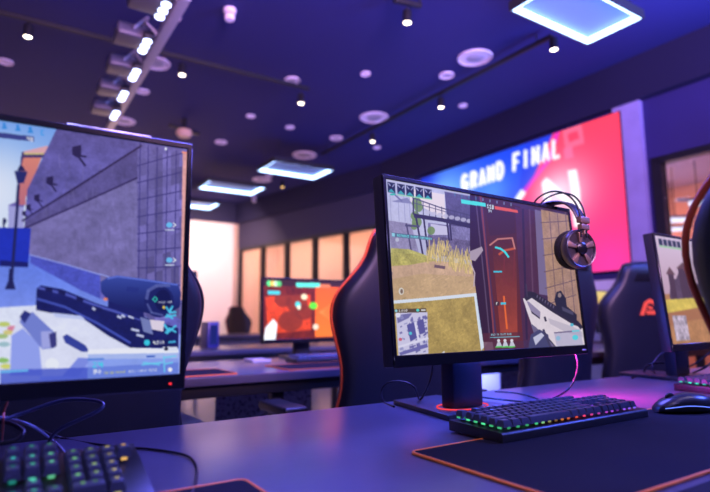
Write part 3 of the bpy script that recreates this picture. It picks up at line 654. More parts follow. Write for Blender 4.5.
def backlight(hue, strength, parent, legends=False):
    m = MB(); cols = []
    for x, y, w in KEYS:
        n = max(1, int(w / 0.017)); zt = 0.0215 + (y / KW) * 0.004
        for k in range(n):
            cx = x + (k - (n - 1) / 2) * 0.018
            n0 = len(m.bm.verts); m.box((cx, y - 0.0096, zt), (0.0066, 0.0016, 0.0030)); br = random.uniform(.25, 1.35); cols += [tuple(q * br for q in hue(cx))] * (len(m.bm.verts) - n0)
        if legends:     # translucent legends lit from inside, near the rear edge of each key top
            for k in range(n):
                n0 = len(m.bm.verts); m.box((x + (k - (n - 1) / 2) * 0.012, y + .0022, 0.0342 + (y / KW) * 0.004), (0.0042, 0.0026, 0.0006)); br = random.uniform(.25, 1.1); cols += [tuple(q * br for q in hue(x))] * (len(m.bm.verts) - n0)
        if x < 0.032:   # light spilling from the keyboard's left side
            n0 = len(m.bm.verts); m.box((x - w / 2 - 0.0008, y, zt), (0.0016, 0.008, 0.0030)); br = random.uniform(.5, 1.5); cols += [tuple(q * br for q in hue(x))] * (len(m.bm.verts) - n0)
    me = bpy.data.meshes.new('backlight'); m.bm.to_mesh(me); m.bm.free()
    at = me.color_attributes.new('display', 'FLOAT_COLOR', 'POINT')
    at.data.foreach_set('color', np.array([(*c, 1) for c in cols], np.float32).reshape(-1))
    me.materials.append(display_mat('key_backlight', strength))
    o = bpy.data.objects.new('backlight', me); COL.objects.link(o); o.parent = parent
def hsv(h, s=0.85, v=1.0): return colorsys.hsv_to_rgb(h % 1.0, s, v)
def ramp(stops):
    def f(x):
        t = x / KL
        for (a, ca), (b, cb) in zip(stops, stops[1:]):
            if t <= b:
                k = (t - a) / (b - a); return tuple(ca[i] * (1 - k) + cb[i] * k for i in range(3))
        return stops[-1][1]
    return f
KEYMESH = None
def keyboard(label, loc, yaw, hue, strength=0.8, legends=False):
    global KEYMESH
    root = thing('keyboard', label, 'keyboard', loc, yaw)
    m = MB(); sl = 0.004 / KW
    m.prism([(0, 0.0), (KW, 0.0), (KW, 0.0195), (0.003, 0.0165), (0, 0.013)], 0, KL, Matrix(((0, 0, 1, 0), (1, 0, 0, 0), (0, 1, 0, 0), (0, 0, 0, 1))), bev=0.0015)
    m.build('case', KCASE, root)
    if KEYMESH is None:
        o = make_keys().build('keycaps', KEYM, root, angle=30); KEYMESH = o.data
    else:
        o = bpy.data.objects.new('keycaps', KEYMESH); COL.objects.link(o); o.parent = root
    backlight(hue, strength, root, legends)
    return root
def tilt_up(kb, deg):
    kb.rotation_euler.x = R(deg)
    for x in (.05, KL - .05):
        m = MB(); h_ = (KW - .012) * math.tan(R(deg)); m.box((x, KW - .012, -h_ / 2 + .003), (.03, .008, h_), bev=.002); m.build('foot', BLACK, kb)
G1, Y1c, O1, R1, P1, B1 = (0.10, 0.9, 0.38), (0.75, 0.65, 0.08), (1.0, 0.32, 0.05), (1.0, 0.06, 0.08), (0.45, 0.08, 0.95), (0.10, 0.16, 1.0)
p2 = V((0.2461, 0.9439, DESK + 0.0042))
keyboard('mechanical keyboard with rainbow backlight in front of the monitor with headphones', p2, R(32.4), ramp([(0, G1), (.22, G1), (.36, O1), (.5, R1), (.75, P1), (1, B1)]))
pk = W(0.158, 0.660, DESK + 0.0042) - D * KL
near_kb = keyboard('blurred near keyboard with green and orange backlight at the bottom left', pk, YAW, ramp([(0, (0.03, .2, .9)), (.7, (0.05, .75, .6)), (.84, (0.3, .85, .25)), (.93, (.9, .6, .15)), (1, (1, .35, .12))]), 0.8, True)
tilt_up(near_kb, 13)
keyboard('keyboard on the second desk below the orange monitor', W(1.20, 2.36, DESK + 0.0042), YAW, ramp([(0, B1), (.5, P1), (1, B1)]), 1.5)
keyboard('keyboard glowing green at the left end of the second desk', W(0.06, 2.36, DESK + 0.0042), YAW, ramp([(0, B1), (.7, B1), (.85, G1), (1, (.2, 1, .2))]), 4)
keyboard('keyboard glowing green in front of the village monitor at the desk end', W(1.66, 0.72, DESK + 0.001), R(32.4), ramp([(0, (0.05, 1, .6)), (1, (0.1, .6, 1))]), 3.0)

# ------------------------------------------------------------------ mouse
def mouse(label, loc, yaw):
    root = thing('computer_mouse', label, 'mouse', loc, yaw)
    L = 0.126; loops = []; edge = []
    for t in np.linspace(0, 1, 15):
        y = -L / 2 + t * L
        w = 0.033 * (math.sin(math.pi * min(1, (t * 0.9 + 0.06))) ** 0.42) * (1 - 0.12 * math.exp(-((t - 0.55) / 0.16) ** 2))
        h = 0.040 * (math.sin(math.pi * (0.10 + 0.80 * (1 - (1 - t) ** 1.0) ** 0.8 * 0.98)) ** 0.8) + 0.002
        h = 0.039 * (1 - ((t - 0.38) / 0.68) ** 2) ** 0.7 + 0.003 if abs((t - 0.38) / 0.68) < 1 else 0.004
        loop = []
        for k in range(18):
            a = 2 * math.pi * k / 18; ca, sa = math.cos(a), math.sin(a)
            x = w * math.copysign(abs(ca) ** 0.75, ca); z = 0.008 + (h - 0.008) * max(0, sa) ** 0.8 if sa >= 0 else 0.008 + 0.007 * sa
            loop.append((x, y, max(0.0012, z)))
        loops.append(loop); edge.append((w, y, h))
    m = MB(); m.loft(loops); m.build('shell', pm('mouse_shell', (0.018, 0.018, 0.022), 0.3), root, angle=60)
    for sgn in (-1, 1):
        m = MB(); m.tube([(sgn * (w * 0.985 + 0.0003), y, 0.010 + 0.012 * math.sin((y / L + 0.5) * math.pi) * 0.6) for w, y, h in edge[1:-1]], 0.0011, 6)
        m.build('light_strip', em('mouse_light', (0.12, 0.2, 1.0), 1.5), root)
    m = MB(); m.tube([(x * 0.024, -L / 2 + 0.003 + 0.006 * x * x, 0.012) for x in np.linspace(-1, 1, 9)], 0.0013, 6); m.build('rear_light', em('mouse_light_orange', (1, 0.25, 0.05), 1.8), root)
    m = MB(); m.lathe([(0.0, -0.0035), (0.009, -0.0035), (0.011, -0.002), (0.011, 0.002), (0.009, 0.0035), (0.0, 0.0035)], (0, L / 2 - 0.036, 0.031), 20, Matrix.Rotation(R(90), 4, 'Y')); m.build('scroll_wheel', BLACK, root)
    return root
mp_ = on_z(683, 414, DESK)
mouse('black gaming mouse with a blue light line at the right end of the keyboard', W(uv(mp_)[0], uv(mp_)[1], DESK + 0.0042), YAW + R(62))

# ------------------------------------------------------------------ headphones
def headphones():
    Tm = Matrix.Translation(C2) @ Matrix.Rotation(Y2, 4, 'Z') @ Matrix.Rotation(-T2, 4, 'X')
    x = 0.246
    root = thing('headphones', 'black and gunmetal open headphones hung over the corner of the front monitor', 'headphones', Tm @ V((x, 0, 0.177)), Y2)
    base = V((x, 0, 0.177))
    def P(y, z, dx=0.0): return V((dx, y, z - 0.177))
    for dx in (-0.011, 0.011):
        L = [P(-0.074, 0.088, dx), P(-0.0745, 0.125, dx), P(-0.068, 0.165, dx), P(-0.045, 0.197, dx * 1.3), P(-0.005, 0.212, dx * 1.5), P(0.04, 0.202, dx * 1.3), P(0.068, 0.168, dx), P(0.0745, 0.125, dx), P(0.074, 0.088, dx)]
        m = MB(); m.tube(catmull(L, 8), 0.0023, 8); m.build('wire_arch', BLACK, root)
    L = catmull([P(-0.070, 0.130), P(-0.058, 0.158), P(-0.035, 0.178), P(-0.008, 0.1855), P(0.02, 0.1845), P(0.047, 0.172), P(0.064, 0.150), P(0.070, 0.130)], 5)
    loops = []
    for i, p in enumerate(L):
        t = (L[min(i + 1, len(L) - 1)] - L[max(i - 1, 0)]).normalized(); n = V((0, -t.z, t.y)); w = 0.017 + 0.004 * math.sin(math.pi * i / (len(L) - 1))
        loops.append([p + V((sx * w, 0, 0)) + n * sz for sx, sz in ((-1, 0), (-.9, .0028), (.9, .0028), (1, 0), (.9, -.0028), (-.9, -.0028))])
    m = MB(); m.loft(loops); m.build('head_strap', pm('strap_leather', (0.02, 0.02, 0.024), 0.4, bump=0.1), root, angle=60)
    BR = pm('bronze_metal', (0.46, 0.29, 0.19), 0.36, metal=0.8)
    for s in (-1, 1):
        m = MB(); m.box(P(s * 0.0745, 0.130), (0.038, 0.013, 0.015), bev=0.002); m.box(P(s * 0.0745, 0.113), (0.034, 0.012, 0.013), bev=0.002); m.build('slider', BR, root)
        ax = V((0.0, s, 0.0)); cy = 0.052; cz = 0.062
        Mr = Matrix.Rotation(R(-90) * s, 4, 'X') @ Matrix()
        M = Matrix.Translation(P(s * cy, cz)) @ Matrix.Rotation(R(-14), 4, 'Z') @ Mr
        cup = MB(); cup.lathe([(0.030, -0.004), (0.045, -0.004), (0.047, 0.002), (0.047, 0.013), (0.0445, 0.0165), (0.040, 0.0165), (0.039, 0.013), (0.0, 0.011)], n=40); bmesh.ops.transform(cup.bm, matrix=M, verts=cup.bm.verts)
        c = cup.build('ear_cup', pm('cup_metal', (0.16, 0.14, 0.16), 0.32, metal=0.85), root)
        pd = MB(); pd.lathe([(0.022, -0.026), (0.034, -0.029), (0.046, -0.025), (0.0485, -0.016), (0.046, -0.006), (0.03, -0.004), (0.022, -0.012), (0.022, -0.026)], n=40); bmesh.ops.transform(pd.bm, matrix=M, verts=pd.bm.verts); pd.build('ear_pad', pm('pad_velour', (0.012, 0.012, 0.014), 0.85), c)
        sp = MB()
        for k in range(5):
            a = R(72 * k + 20); sp.prism([(0.012, -0.003), (0.041, -0.0075), (0.041, 0.0075), (0.012, 0.003)], 0.0115, 0.0175, Matrix.Rotation(a, 4, 'Z'), bev=0.0008)
        bmesh.ops.transform(sp.bm, matrix=M, verts=sp.bm.verts); sp.build('spoke', BR, c)
        hb = MB(); hb.lathe([(0.0, 0.0225), (0.011, 0.0225), (0.0145, 0.0205), (0.015, 0.010), (0.0, 0.010)], n=28); bmesh.ops.transform(hb.bm, matrix=M, verts=hb.bm.verts); hb.build('hub', GLOSSB, c)
        rg = MB(); rg.tube([M @ V((0.043 * math.cos(t), 0.043 * math.sin(t), 0.0170)) for t in np.linspace(0, 2 * math.pi, 41)[:-1]], 0.0016, 6, closed=True); rg.build('trim_ring', GUN, c)
        yk = MB(); yk.tube([P(s * 0.0745, 0.115), P(s * 0.0745, 0.098), P(s * 0.066, 0.090)], 0.004, 8); yk.build('yoke', BR, root)
    return root
headphones()

# ------------------------------------------------------------------ gaming chairs
def chair(label, loc, yaw, recline=8, pipe=PIPE, logo=True, arm=0.627):
    """faces local +y; rear of the backrest towards -y"""
    root = thing('gaming_chair', label, 'gaming chair', loc, yaw)
    prof = [(0.44, 0.19), (0.47, 0.222), (0.55, 0.238), (0.64, 0.238), (0.72, 0.224), (0.80, 0.228), (0.88, 0.250), (0.95, 0.270), (1.005, 0.272), (1.05, 0.256), (1.095, 0.222), (1.14, 0.186), (1.18, 0.166), (1.215, 0.158), (1.25, 0.145), (1.272, 0.118), (1.28, 0.07)]
    loops = []; eL = []; eR = []; piv = 0.46
    def rec(p):
        a = R(recline); y, z = p[1], p[2] - piv
        return V((p[0], -0.24 + y * math.cos(a) - z * math.sin(a), piv + y * math.sin(a) + z * math.cos(a)))
    for z, w in prof:
        th = 0.045 if 0.47 <= z <= 1.26 else 0.03; wing = 0.055 * math.exp(-((z - 0.95) / 0.16) ** 2) + 0.03 * math.exp(-((z - 0.58) / 0.14) ** 2) + 0.012
        L = []
        xs = [-1, -.93, -.78, -.6, -.3, 0, .3, .6, .78, .93, 1]
        for x in xs: L.append((x * w, -th + 0.5 * wing * max(0, abs(x) - .55) / .45 + (0.02 if abs(x) == 1 else 0), z))
        for x in xs[::-1]: L.append((x * w, th * .55 + wing * max(0, abs(x) - .5) / .5 - (0.018 if abs(x) == 1 else 0) - (0.012 if abs(x) == .6 else 0), z))
        loops.append([rec(p) for p in L]); eL.append(rec((-w, wing * .5, z))); eR.append(rec((w, wing * .5, z)))
    m = MB(); m.loft(loops); bk = m.build('backrest', PU, root, sub=1, angle=180)
    m = MB(); pth = eL[1:-1] + [loops[-1][5].lerp(loops[-1][16], .5) + V((0, 0, 0.004))] + eR[1:-1][::-1]
    m.tube(catmull([p + V(((-0.003 if p.x < 0 else 0.003) if abs(p.x) > .05 else 0, 0, 0)) for p in pth], 3), 0.0045, 8); m.build('piping', pipe, bk, angle=180)
    if logo:
        m = MB(); a = R(recline)
        Ml = Matrix.Translation(rec((0, -0.0462, 1.035))) @ Matrix.Rotation(-a + R(180 - 90), 4, 'X')
        Ml = Matrix.Translation(rec((0, -0.047, 1.02))) @ Matrix.Rotation(a, 4, 'X') @ Matrix(((1, 0, 0, 0), (0, 0, -1, 0), (0, 1, 0, 0), (0, 0, 0, 1)))
        arc = [(-0.058, -0.045), (-0.030, 0.030), (0.005, 0.052), (0.040, 0.040), (0.058, -0.006), (0.030, 0.018), (0.005, 0.026), (-0.012, 0.012), (-0.030, -0.045)]
        m.prism(arc, 0, 0.004, Ml); m.prism([(-0.018, -0.018), (0.062, -0.018), (0.052, -0.040), (-0.010, -0.040)], 0, 0.004, Ml); m.prism([(0.0, 0.012), (0.03, 0.0), (0.02, -0.012), (-0.004, -0.006)], 0, 0.004, Ml)
        m.build('logo', pm('orange_logo', (0.9, 0.13, 0.03), 0.5), bk, smooth=False)
        m = MB(); m.prism([(-0.10, 0.0), (0.10, 0.0), (0.075, 0.05), (-0.075, 0.05)], 0, 0.0025, Ml @ Matrix.Translation((0, 0.155, 0)), bev=0.001); m.build('strap_slot', GLOSSB, bk)
    loops = []
    for y, z0, zt, w in ((-0.25, .42, .47, .20), (-0.23, .40, .49, .25), (-0.05, .39, .495, .265), (0.12, .39, .50, .265), (0.22, .395, .50, .255), (0.27, .41, .48, .23), (0.285, .43, .46, .2)):
        L = [(-w, y, z0 + .02), (-w * .8, y, z0), (0, y, z0), (w * .8, y, z0), (w, y, z0 + .02), (w, y, zt + .02), (w * .86, y, zt + .035), (w * .66, y, zt), (0, y, zt - .01), (-w * .66, y, zt), (-w * .86, y, zt + .035), (-w, y, zt + .02)]
        loops.append(L)
    m = MB(); m.loft(loops); st = m.build('seat', PU, root, sub=1, angle=180)
    m = MB(); m.tube(catmull([(-.268, -.2, .47), (-.275, 0, .478), (-.27, .18, .48), (-.235, .275, .465), (0, .292, .452), (.235, .275, .465), (.27, .18, .48), (.275, 0, .478), (.268, -.2, .47)], 4), 0.006, 8); m.build('piping', pipe, st, angle=180)
    for s in (-1, 1):
        m = MB(); m.tube([(s * .20, 0.0, .395), (s * .31, 0.0, .40), (s * .325, 0.0, .43), (s * .325, 0.0, arm - .02)], 0.018, 10); m.box((s * .325, 0, arm - .09), (.05, .075, .14), bev=.012)
        ar = m.build('armrest', STEEL, root)
        m = MB(); m.box((s * .32, 0.02, arm), (.095, .26, .035), bev=.014, seg=3); m.build('arm_pad', BLACK, ar)
    m = MB(); m.box((0, -.02, .375), (.24, .28, .035), bev=.01); m.cyl((0, 0, .12), (0, 0, .37), .03, n=18); m.cyl((0, 0, .09), (0, 0, .24), .04, n=18); m.build('gas_lift', STEEL, root)
    m = MB()
    for k in range(5):
        a = R(72 * k + 18); d = V((math.cos(a), math.sin(a), 0)); m.tube([d * .02 + V((0, 0, .125)), d * .16 + V((0, 0, .118)), d * .31 + V((0, 0, .09))], [.034, .026, .018], 10)
    m.build('star_base', STEEL, root)
    for k in range(5):
        a = R(72 * k + 18); d = V((math.cos(a), math.sin(a), 0)); m = MB()
        for o in (-.013, .013):
            n = V((-d.y, d.x, 0)); m.cyl(d * .315 + n * (o - .009) + V((0, 0, .03)), d * .315 + n * (o + .009) + V((0, 0, .03)), .03, n=18)
        m.cyl(d * .315 + V((0, 0, .03)), d * .315 + V((0, 0, .095)), .008, n=8); m.build('caster', BLACK, root)
    return root
CG = 'black and orange gaming chairs'
chA = chair('black gaming chair with orange piping behind the left side of the headphones monitor', W(1.22, 1.86, 0), YAW + R(-2)); chA['group'] = CG
chE = chair('black gaming chair standing behind the big street monitor', W(0.18, 1.77, 0), YAW + R(2), pipe=PU); chE['group'] = CG
dup(chE, W(3.29, 2.08, 0), YAW + R(-19), 'black gaming chair with an orange emblem on its back, beside the village monitor', CG)
dup(chE, W(2.08, 1.84, 0), YAW + R(2), 'black gaming chair mostly hidden behind the right part of the headphones monitor', CG)
chR = chair('near gaming chair whose orange-edged shoulder covers part of the village monitor', W(1.136, 0.173, 0), R(-40), arm=0.54); chR['group'] = CG; chR.scale = (1.05, 1.05, 1.05)
RED = pm('red_piping', (0.6, 0.02, 0.05), 0.5)
chF = chair('distant black chair with red trim before the bright back wall', W(3.46, 8.55, 0), YAW + R(200), pipe=RED, logo=False); chF['group'] = CG; chF.scale = (1, 1, .93)

# ------------------------------------------------------------------ room
ZC = CAMZ + 2.45
CEIL = pm('ceiling_paint', (0.014, 0.013, 0.125), 0.8, noise=0.12, nscale=1.2)
NAVY = pm('navy_paint', (0.004, 0.0035, 0.042), 0.75, noise=0.12, nscale=2)
WALLB = pm('blue_wall_paint', (0.020, 0.015, 0.14), 0.7, noise=0.15, nscale=3)
WHITE = pm('white_wall_paint', (0.80, 0.72, 0.68), 0.8, noise=0.03, nscale=2)
FLOOR = pm('polished_floor', (0.42, 0.38, 0.38), 0.2, noise=0.12, nscale=1.5)
MULL = pm('mullion_black', (0.01, 0.01, 0.016), 0.4)
WARM = pm('corridor_paint', (0.78, 0.50, 0.36), 0.8, noise=0.1, nscale=1.0)
UR, VB = 4.96, 10.92
K = V((-2.49, 11.40, 0)); J = W(UR, 6.75, 0)
def slab(name, corners, mat, z0=None, z1=None):
    """wall: two ground points -> box of thickness t outward"""
    m = MB(); m.prism([(p.x, p.y) for p in corners], z0, z1); return struct(m.build(name, mat, smooth=False))
uK, vK = uv(K); VB = vK
def wall_run(name, a, b, out, mat, z0, z1, t=0.12):
    o = out * t; return slab(name, [a, b, b + o, a + o], mat, z0, z1)
slab('floor', [W(-5, -3.6), W(8.2, -3.6), W(8.2, VB + .1), W(-5, VB + .1)], FLOOR, -0.1, 0)
slab('ceiling', [W(-5, -3.6), W(8.2, -3.6), W(8.2, VB + .1), W(-5, VB + .1)], CEIL, ZC, ZC + 0.1)
wall_run('wall_back', W(-5, VB), W(uK + 0.05, VB), B, WHITE, 0, ZC)
wall_run('wall_left', W(-5, -3.6), W(-5, VB), -D, WALLB, 0, ZC)
wall_run('wall_front', W(-5, -3.6), W(8.2, -3.6), -B, WALLB, 0, ZC)
ZH = CAMZ + 2.03                    # underside of the dark bulkhead
# right wall with its large opening (window_1) and the angled glazed run
ZW = CAMZ + 1.46
vw1 = 0.0
pc = on_plane(654, 190, W(UR, 0), D); vw0 = uv(pc)[1]
wall_run('wall_right', W(UR, vw0 + 0.03), W(UR, 6.75), D, WALLB, 0, ZC, 0.14)
wall_run('wall_right_header', W(UR, -3.6), W(UR, vw0 + 0.03), D, WALLB, ZW, ZC, 0.14)
wall_run('wall_right_low', W(UR, -3.6), W(UR, vw0 + 0.03), D, WALLB, 0, 0.45, 0.14)
AD = (K - J).normalized(); AO = V((AD.y, -AD.x, 0));
if AO.dot(D) < 0: AO = -AO
ZA = CAMZ + 1.50
wall_run('wall_glazed_header', J, K, AO, pm('header_paint', (0.03, 0.026, 0.075), .7, noise=.1), ZA, ZC, 0.12)
wall_run('wall_glazed_low', J, K, AO, WALLB, 0, 0.35, 0.12)
def bulk(name, a, b, inn, t=0.10): return slab(name, [a, b, b + inn * t, a + inn * t], NAVY, ZH, ZC)
bulk('trim_1', W(UR, -3.6), W(UR, 6.72), -D)
bulk('trim_2', J, K, -AO)
bulk('trim_3', W(-5, VB), W(uK - .1, VB), -B)
GL = glass_mat('clear_glass', (0.97, 0.97, 0.98))
# window_n : panes of the angled glazed wall, with their dark mullions
cuts = [J] + [on_plane(x, 260, J, AO) for x in (376, 344, 313, 285, 261)] + [K]
cuts = [V((p.x, p.y, 0)) for p in cuts]
for i, (a, b) in enumerate(zip(cuts, cuts[1:])):
    d = (b - a).normalized(); w = (b - a).length; n = AO
    m = MB(); m.prism([(p.x, p.y) for p in (a + n * .05, b + n * .05, b + n * .058, a + n * .058)], 0.35, ZA)
    g = struct(m.build('window_%d' % (i + 1), GL, smooth=False))
    m = MB()
    for p in (a, b): m.box((p.x + n.x * .055, p.y + n.y * .055, (0.35 + ZA) / 2), (0.09, 0.09, ZA - .35), rot=Matrix.Rotation(math.atan2(d.y, d.x), 3, 'Z'))
    c = (a + b) / 2; m.box((c.x + n.x * .055, c.y + n.y * .055, ZA - .03), (w, .09, .06), rot=Matrix.Rotation(math.atan2(d.y, d.x), 3, 'Z'))
    m.box((c.x + n.x * .055, c.y + n.y * .055, .38), (w, .09, .06), rot=Matrix.Rotation(math.atan2(d.y, d.x), 3, 'Z'))
    m.build('frame', MULL, g, smooth=False)
m = MB(); a, b = W(UR + .06, -3.5), W(UR + .06, vw0)
m.prism([(p.x, p.y) for p in (a, b, b + D * .01, a + D * .01)], .45, ZW); g = struct(m.build('window_7', glass_mat('tinted_glass', (0.8, 0.72, 0.72)), smooth=False))
m = MB()
for v_ in (vw0 - .03, vw0 - 2.2, -0.9, -3.45):
    p = W(UR + .06, v_); m.box((p.x, p.y, (0.45 + ZW) / 2), (.1, .08, ZW - .45), rot=Matrix.Rotation(YAW, 3, 'Z'))
for z in (ZW - .03, .48):
    p = (a + b) / 2; m.box((p.x, p.y, z), (.1, (b - a).length, .06), rot=Matrix.Rotation(YAW, 3, 'Z'))
m.build('frame', MULL, g, smooth=False)
# rooms beyond the glass
wall_run('wall_corridor', W(7.6, -3.6), W(7.6, VB), D, WARM, 0, ZC, .1)
wall_run('wall_corridor_end', W(uK - .1, VB), W(8.2, VB), B, WARM, 0, ZC, .12)
wall_run('wall_corridor_inner', J + AO * .9, K + AO * .9, AO, WARM, 0, ZC, .06)
slab('ceiling_corridor', [W(UR + .15, -3.6), W(7.6, -3.6), W(7.6, VB), W(UR + .15, VB)], pm('corridor_ceiling', (0.62, 0.52, 0.62), 0.8), CAMZ + 1.75, CAMZ + 1.80)
wall_run('wall_corridor_divider', W(UR + .14, 6.3), W(7.6, 6.3), B, WARM, 0, CAMZ + 1.75, .1)

wall_run('wall_wainscot', W(UR - .03, vw0 + .03), W(UR - .03, 6.7), D, pm('pale_blue_paint', (0.55, 0.56, 0.75), .6, noise=.1, nscale=4), 0, CAMZ + .36, .03)
# pilaster beside the LED wall
pa = on_plane(619, 200, W(UR - .05, 0), D); pb = on_plane(647, 200, W(UR - .05, 0), D)
va, vb = uv(pa)[1], uv(pb)[1]
wall_run('wall_pilaster', W(UR - .06, vb), W(UR - .06, va), D, pm('pilaster_paint', (0.30, 0.28, 0.62), 0.65, noise=0.2, nscale=6), 0, ZH, .06)

# ------------------------------------------------------------------ LED wall
def led_wall():
    lo = W(UR - .07, 0); TR = on_plane(619, 111.5, lo, D); BR_ = on_plane(630, 269, lo, D); TL = on_plane(421, 179, lo, D)
    v1, v0 = uv(TL)[1], uv(TR)[1]; zt, zb = ZH - 0.03, BR_.z
    zt = TR.z
    o = W(UR - .072, v1, zt); ax = W(0, v0 - v1, 0); ay = V((0, 0, zb - zt)); mp = photo_map(o, ax, ay)
    c = Canvas(240, 118, (30, 60, 225)); c.poly([(0, 0), (.62, 0), (.5, 1), (0, 1)], (24, 66, 230), col2=(60, 90, 235))
    c.map = mp
    c.glow(440, 205, 34, (150, 216, 255), .9); c.glow(492, 192, 20, (95, 160, 255), .7); c.glow(425, 178, 12, (20, 40, 200), .8)
    c.poly([(557, 125), (640, 90), (650, 300), (470, 320), (500, 230), (530, 185)], (255, 66, 92), col2=(236, 52, 150))
    c.line([(558, 130), (549, 160), (522, 194), (495, 240)], 4, (225, 40, 215), .8)
    c.glow(562, 192, 30, (255, 176, 205), .95); c.glow(556, 196, 16, (255, 236, 246), .8); c.glow(520, 250, 34, (210, 70, 220), .7); c.glow(610, 262, 26, (255, 60, 170), .6)
    c.poly([(562, 130), (581, 124), (584, 144), (565, 150)], (250, 110, 150), .8); c.poly([(567, 135), (577, 131), (579, 139), (569, 143)], (250, 60, 96), .9)
    c.poly([(563, 150), (572, 147), (573, 158), (565, 160)], (245, 120, 170), .7)
    st = {'G': [[(1, .85), (.7, 1), (.3, 1), (0, .75), (0, .25), (.3, 0), (.7, 0), (1, .25), (1, .5), (.6, .5)]], 'R': [[(0, 0), (0, 1), (.7, 1), (1, .8), (.7, .5), (0, .5)], [(.5, .5), (1, 0)]],
          'A': [[(0, 0), (.5, 1), (1, 0)], [(.2, .35), (.8, .35)]], 'N': [[(0, 0), (0, 1), (1, 0), (1, 1)]], 'D': [[(0, 0), (0, 1), (.6, 1), (1, .7), (1, .3), (.6, 0), (0, 0)]],
          'F': [[(0, 0), (0, 1), (1, 1)], [(0, .5), (.8, .5)]], 'I': [[(.5, 0), (.5, 1)]], 'L': [[(0, 1), (0, 0), (1, 0)]]}
    cells = dict(zip([0, 1, 2, 3, 4, 6, 7, 8, 9, 10], [(465, 189), (474, 186.3), (482.5, 183.3), (491, 180.2), (500, 176.8), (516.5, 168.3), (525.5, 165.3), (535.5, 162), (545.5, 158.5), (556, 154.8)]))
    for k, ch in enumerate('GRAND FINAL'):
        if ch == ' ': continue
        x, y = cells[k]; h = 14.5 + k * .3; w = 4.3 + k * .12
        for L in st[ch]: c.line([(x + (px - .5) * w - .0 * py, y - 2 - py * h + h * .5 - 4 - (px - .5) * w * .33) for px, py in L], 3.5, (250, 248, 255))
    c.line([(545, 184), (548, 205), (550, 235)], 7, (255, 246, 252)); c.line([(545, 181), (562, 196), (582, 218)], 7, (255, 246, 252)); c.line([(572, 172), (575, 190), (578, 225)], 9, (255, 246, 252))
    c.line([(523, 192), (508, 214), (500, 232)], 6, (240, 246, 255)); c.line([(505, 205), (512, 235)], 6, (230, 240, 255))
    root = thing('led_wall', 'large blue and pink LED video wall reading GRAND FINAL on the right wall', 'video wall', W(UR - .07, (v0 + v1) / 2, (zt + zb) / 2), YAW)
    m = MB(); m.box((0.035, 0, 0), (.06, v1 - v0 + .02, zt - zb + .02), bev=.004); m.build('cabinet', BLACK, root)
    display('screen', V((-.002, (v1 - v0) / 2, (zt - zb) / 2)), V((0, v0 - v1, 0)), ay, c.soft(2).out(), display_mat('led_panel', 1.25, .6), root)
led_wall()

# ------------------------------------------------------------------ ceiling fittings
TRAYB = pm('tray_black', (0.015, 0.015, 0.02), 0.5); TRAYW = pm('tray_reflector', (0.16, 0.26, 0.55), 0.5); TUBE = em('tray_light', (0.42, 0.62, 1.0), 6.5)
def tray(label, u0, u1, v0, v1, z):
    root = thing('tray_light', label, 'ceiling light', W((u0 + u1) / 2, (v0 + v1) / 2, z), YAW, 'rectangular hanging tray lights')
    a, b, t, h = (u1 - u0) / 2, (v1 - v0) / 2, .012, .055
    m = MB(); m.box((0, 0, h + .006), (2 * a, 2 * b, .012))
    for x, y, w, d in ((0, b - t / 2, 2 * a, t), (0, -b + t / 2, 2 * a, t), (a - t / 2, 0, t, 2 * b - 2 * t), (-a + t / 2, 0, t, 2 * b - 2 * t)): m.box((x, y, h / 2), (w, d, h))
    m.build('housing', TRAYB, root, smooth=False)
    m = MB(); m.box((0, 0, h - .004), (2 * a - 2 * t - .002, 2 * b - 2 * t - .002, .006)); m.build('reflector', TRAYW, root, smooth=False)
    m = MB(); q = .016
    for y in (b - t - q / 2 - .001, -b + t + q / 2 + .001): m.box((0, y, h / 2 - .004), (2 * a - 2 * t - .004, q, h - .016), bev=.003)
    for x in (a - t - q / 2 - .001, -a + t + q / 2 + .001): m.box((x, 0, h / 2 - .004), (q, 2 * b - 2 * t - 2 * q - .008, h - .016), bev=.003)
    m.build('light_tube', TUBE, root, smooth=False)
    for sx in (-1, 1):
        for sy in (-1, 1):
            m = MB(); m.cyl((sx * a * .8, sy * b * .8, h + .012), (sx * a * .8, sy * b * .8, ZC - z), .003, n=6); m.build('wire', STEEL, root)
    return root
ZT = CAMZ + 2.1
tray('blue-white rectangular tray light, the biggest and nearest, at the top of the picture', 2.80, 3.69, 1.88, 2.335, ZT)
p = uv(on_z(314, 180, ZT)); tray('glowing tray light in the middle of the ceiling beyond the headphones monitor', p[0] - .93, p[0], p[1] - .60, p[1], ZT)
p = uv(on_z(252, 195.5, ZT)); tray('second glowing tray light of the ceiling row, left of the middle one', p[0] - .93, p[0], p[1] - .60, p[1], ZT)
p = uv(on_z(210, 210, ZT)); tray('most distant tray light, half hidden behind the street monitor', p[0] - .93, p[0], p[1] - .60, p[1], ZT)
# added unseen tray behind the camera, brightening the front desk
tray('added unseen tray light above the front desk, outside the picture', 0.2, 1.1, -1.3, -0.85, ZT)

TRACK = pm('track_black', (0.006, 0.006, 0.012), 0.6)
LENS = em('spot_lens', (1.0, 0.86, 0.66), 14.0); LENSW = em('spot_lens_warm', (1.0, 0.6, 0.2), 5.0)
ZK = CAMZ + 2.36
def track(label, a, b):
    d = (b - a); c = (a + b) / 2; root = thing('lighting_track', label, 'light track', c, math.atan2(d.y, d.x))
    m = MB(); m.box((0, 0, 0), (d.length, .036, .034), bev=.003); m.build('rail', TRACK, root)
    for x in (-d.length * .46, d.length * .46):
        m = MB(); m.cyl((x, 0, .017), (x, 0, ZC - c.z), .006, n=8); m.build('hanger', TRACK, root)
    return root
track('black lighting track crossing the left half of the ceiling', on_z(-40, 2, ZK), on_z(309, 88.8, ZK))
track('long black lighting track on the right half of the ceiling', on_z(322, 154, ZK), on_z(552, 36, ZK))
track('short lighting track at the top edge of the picture', on_z(394, 0, ZK), on_z(421, 6, ZK))
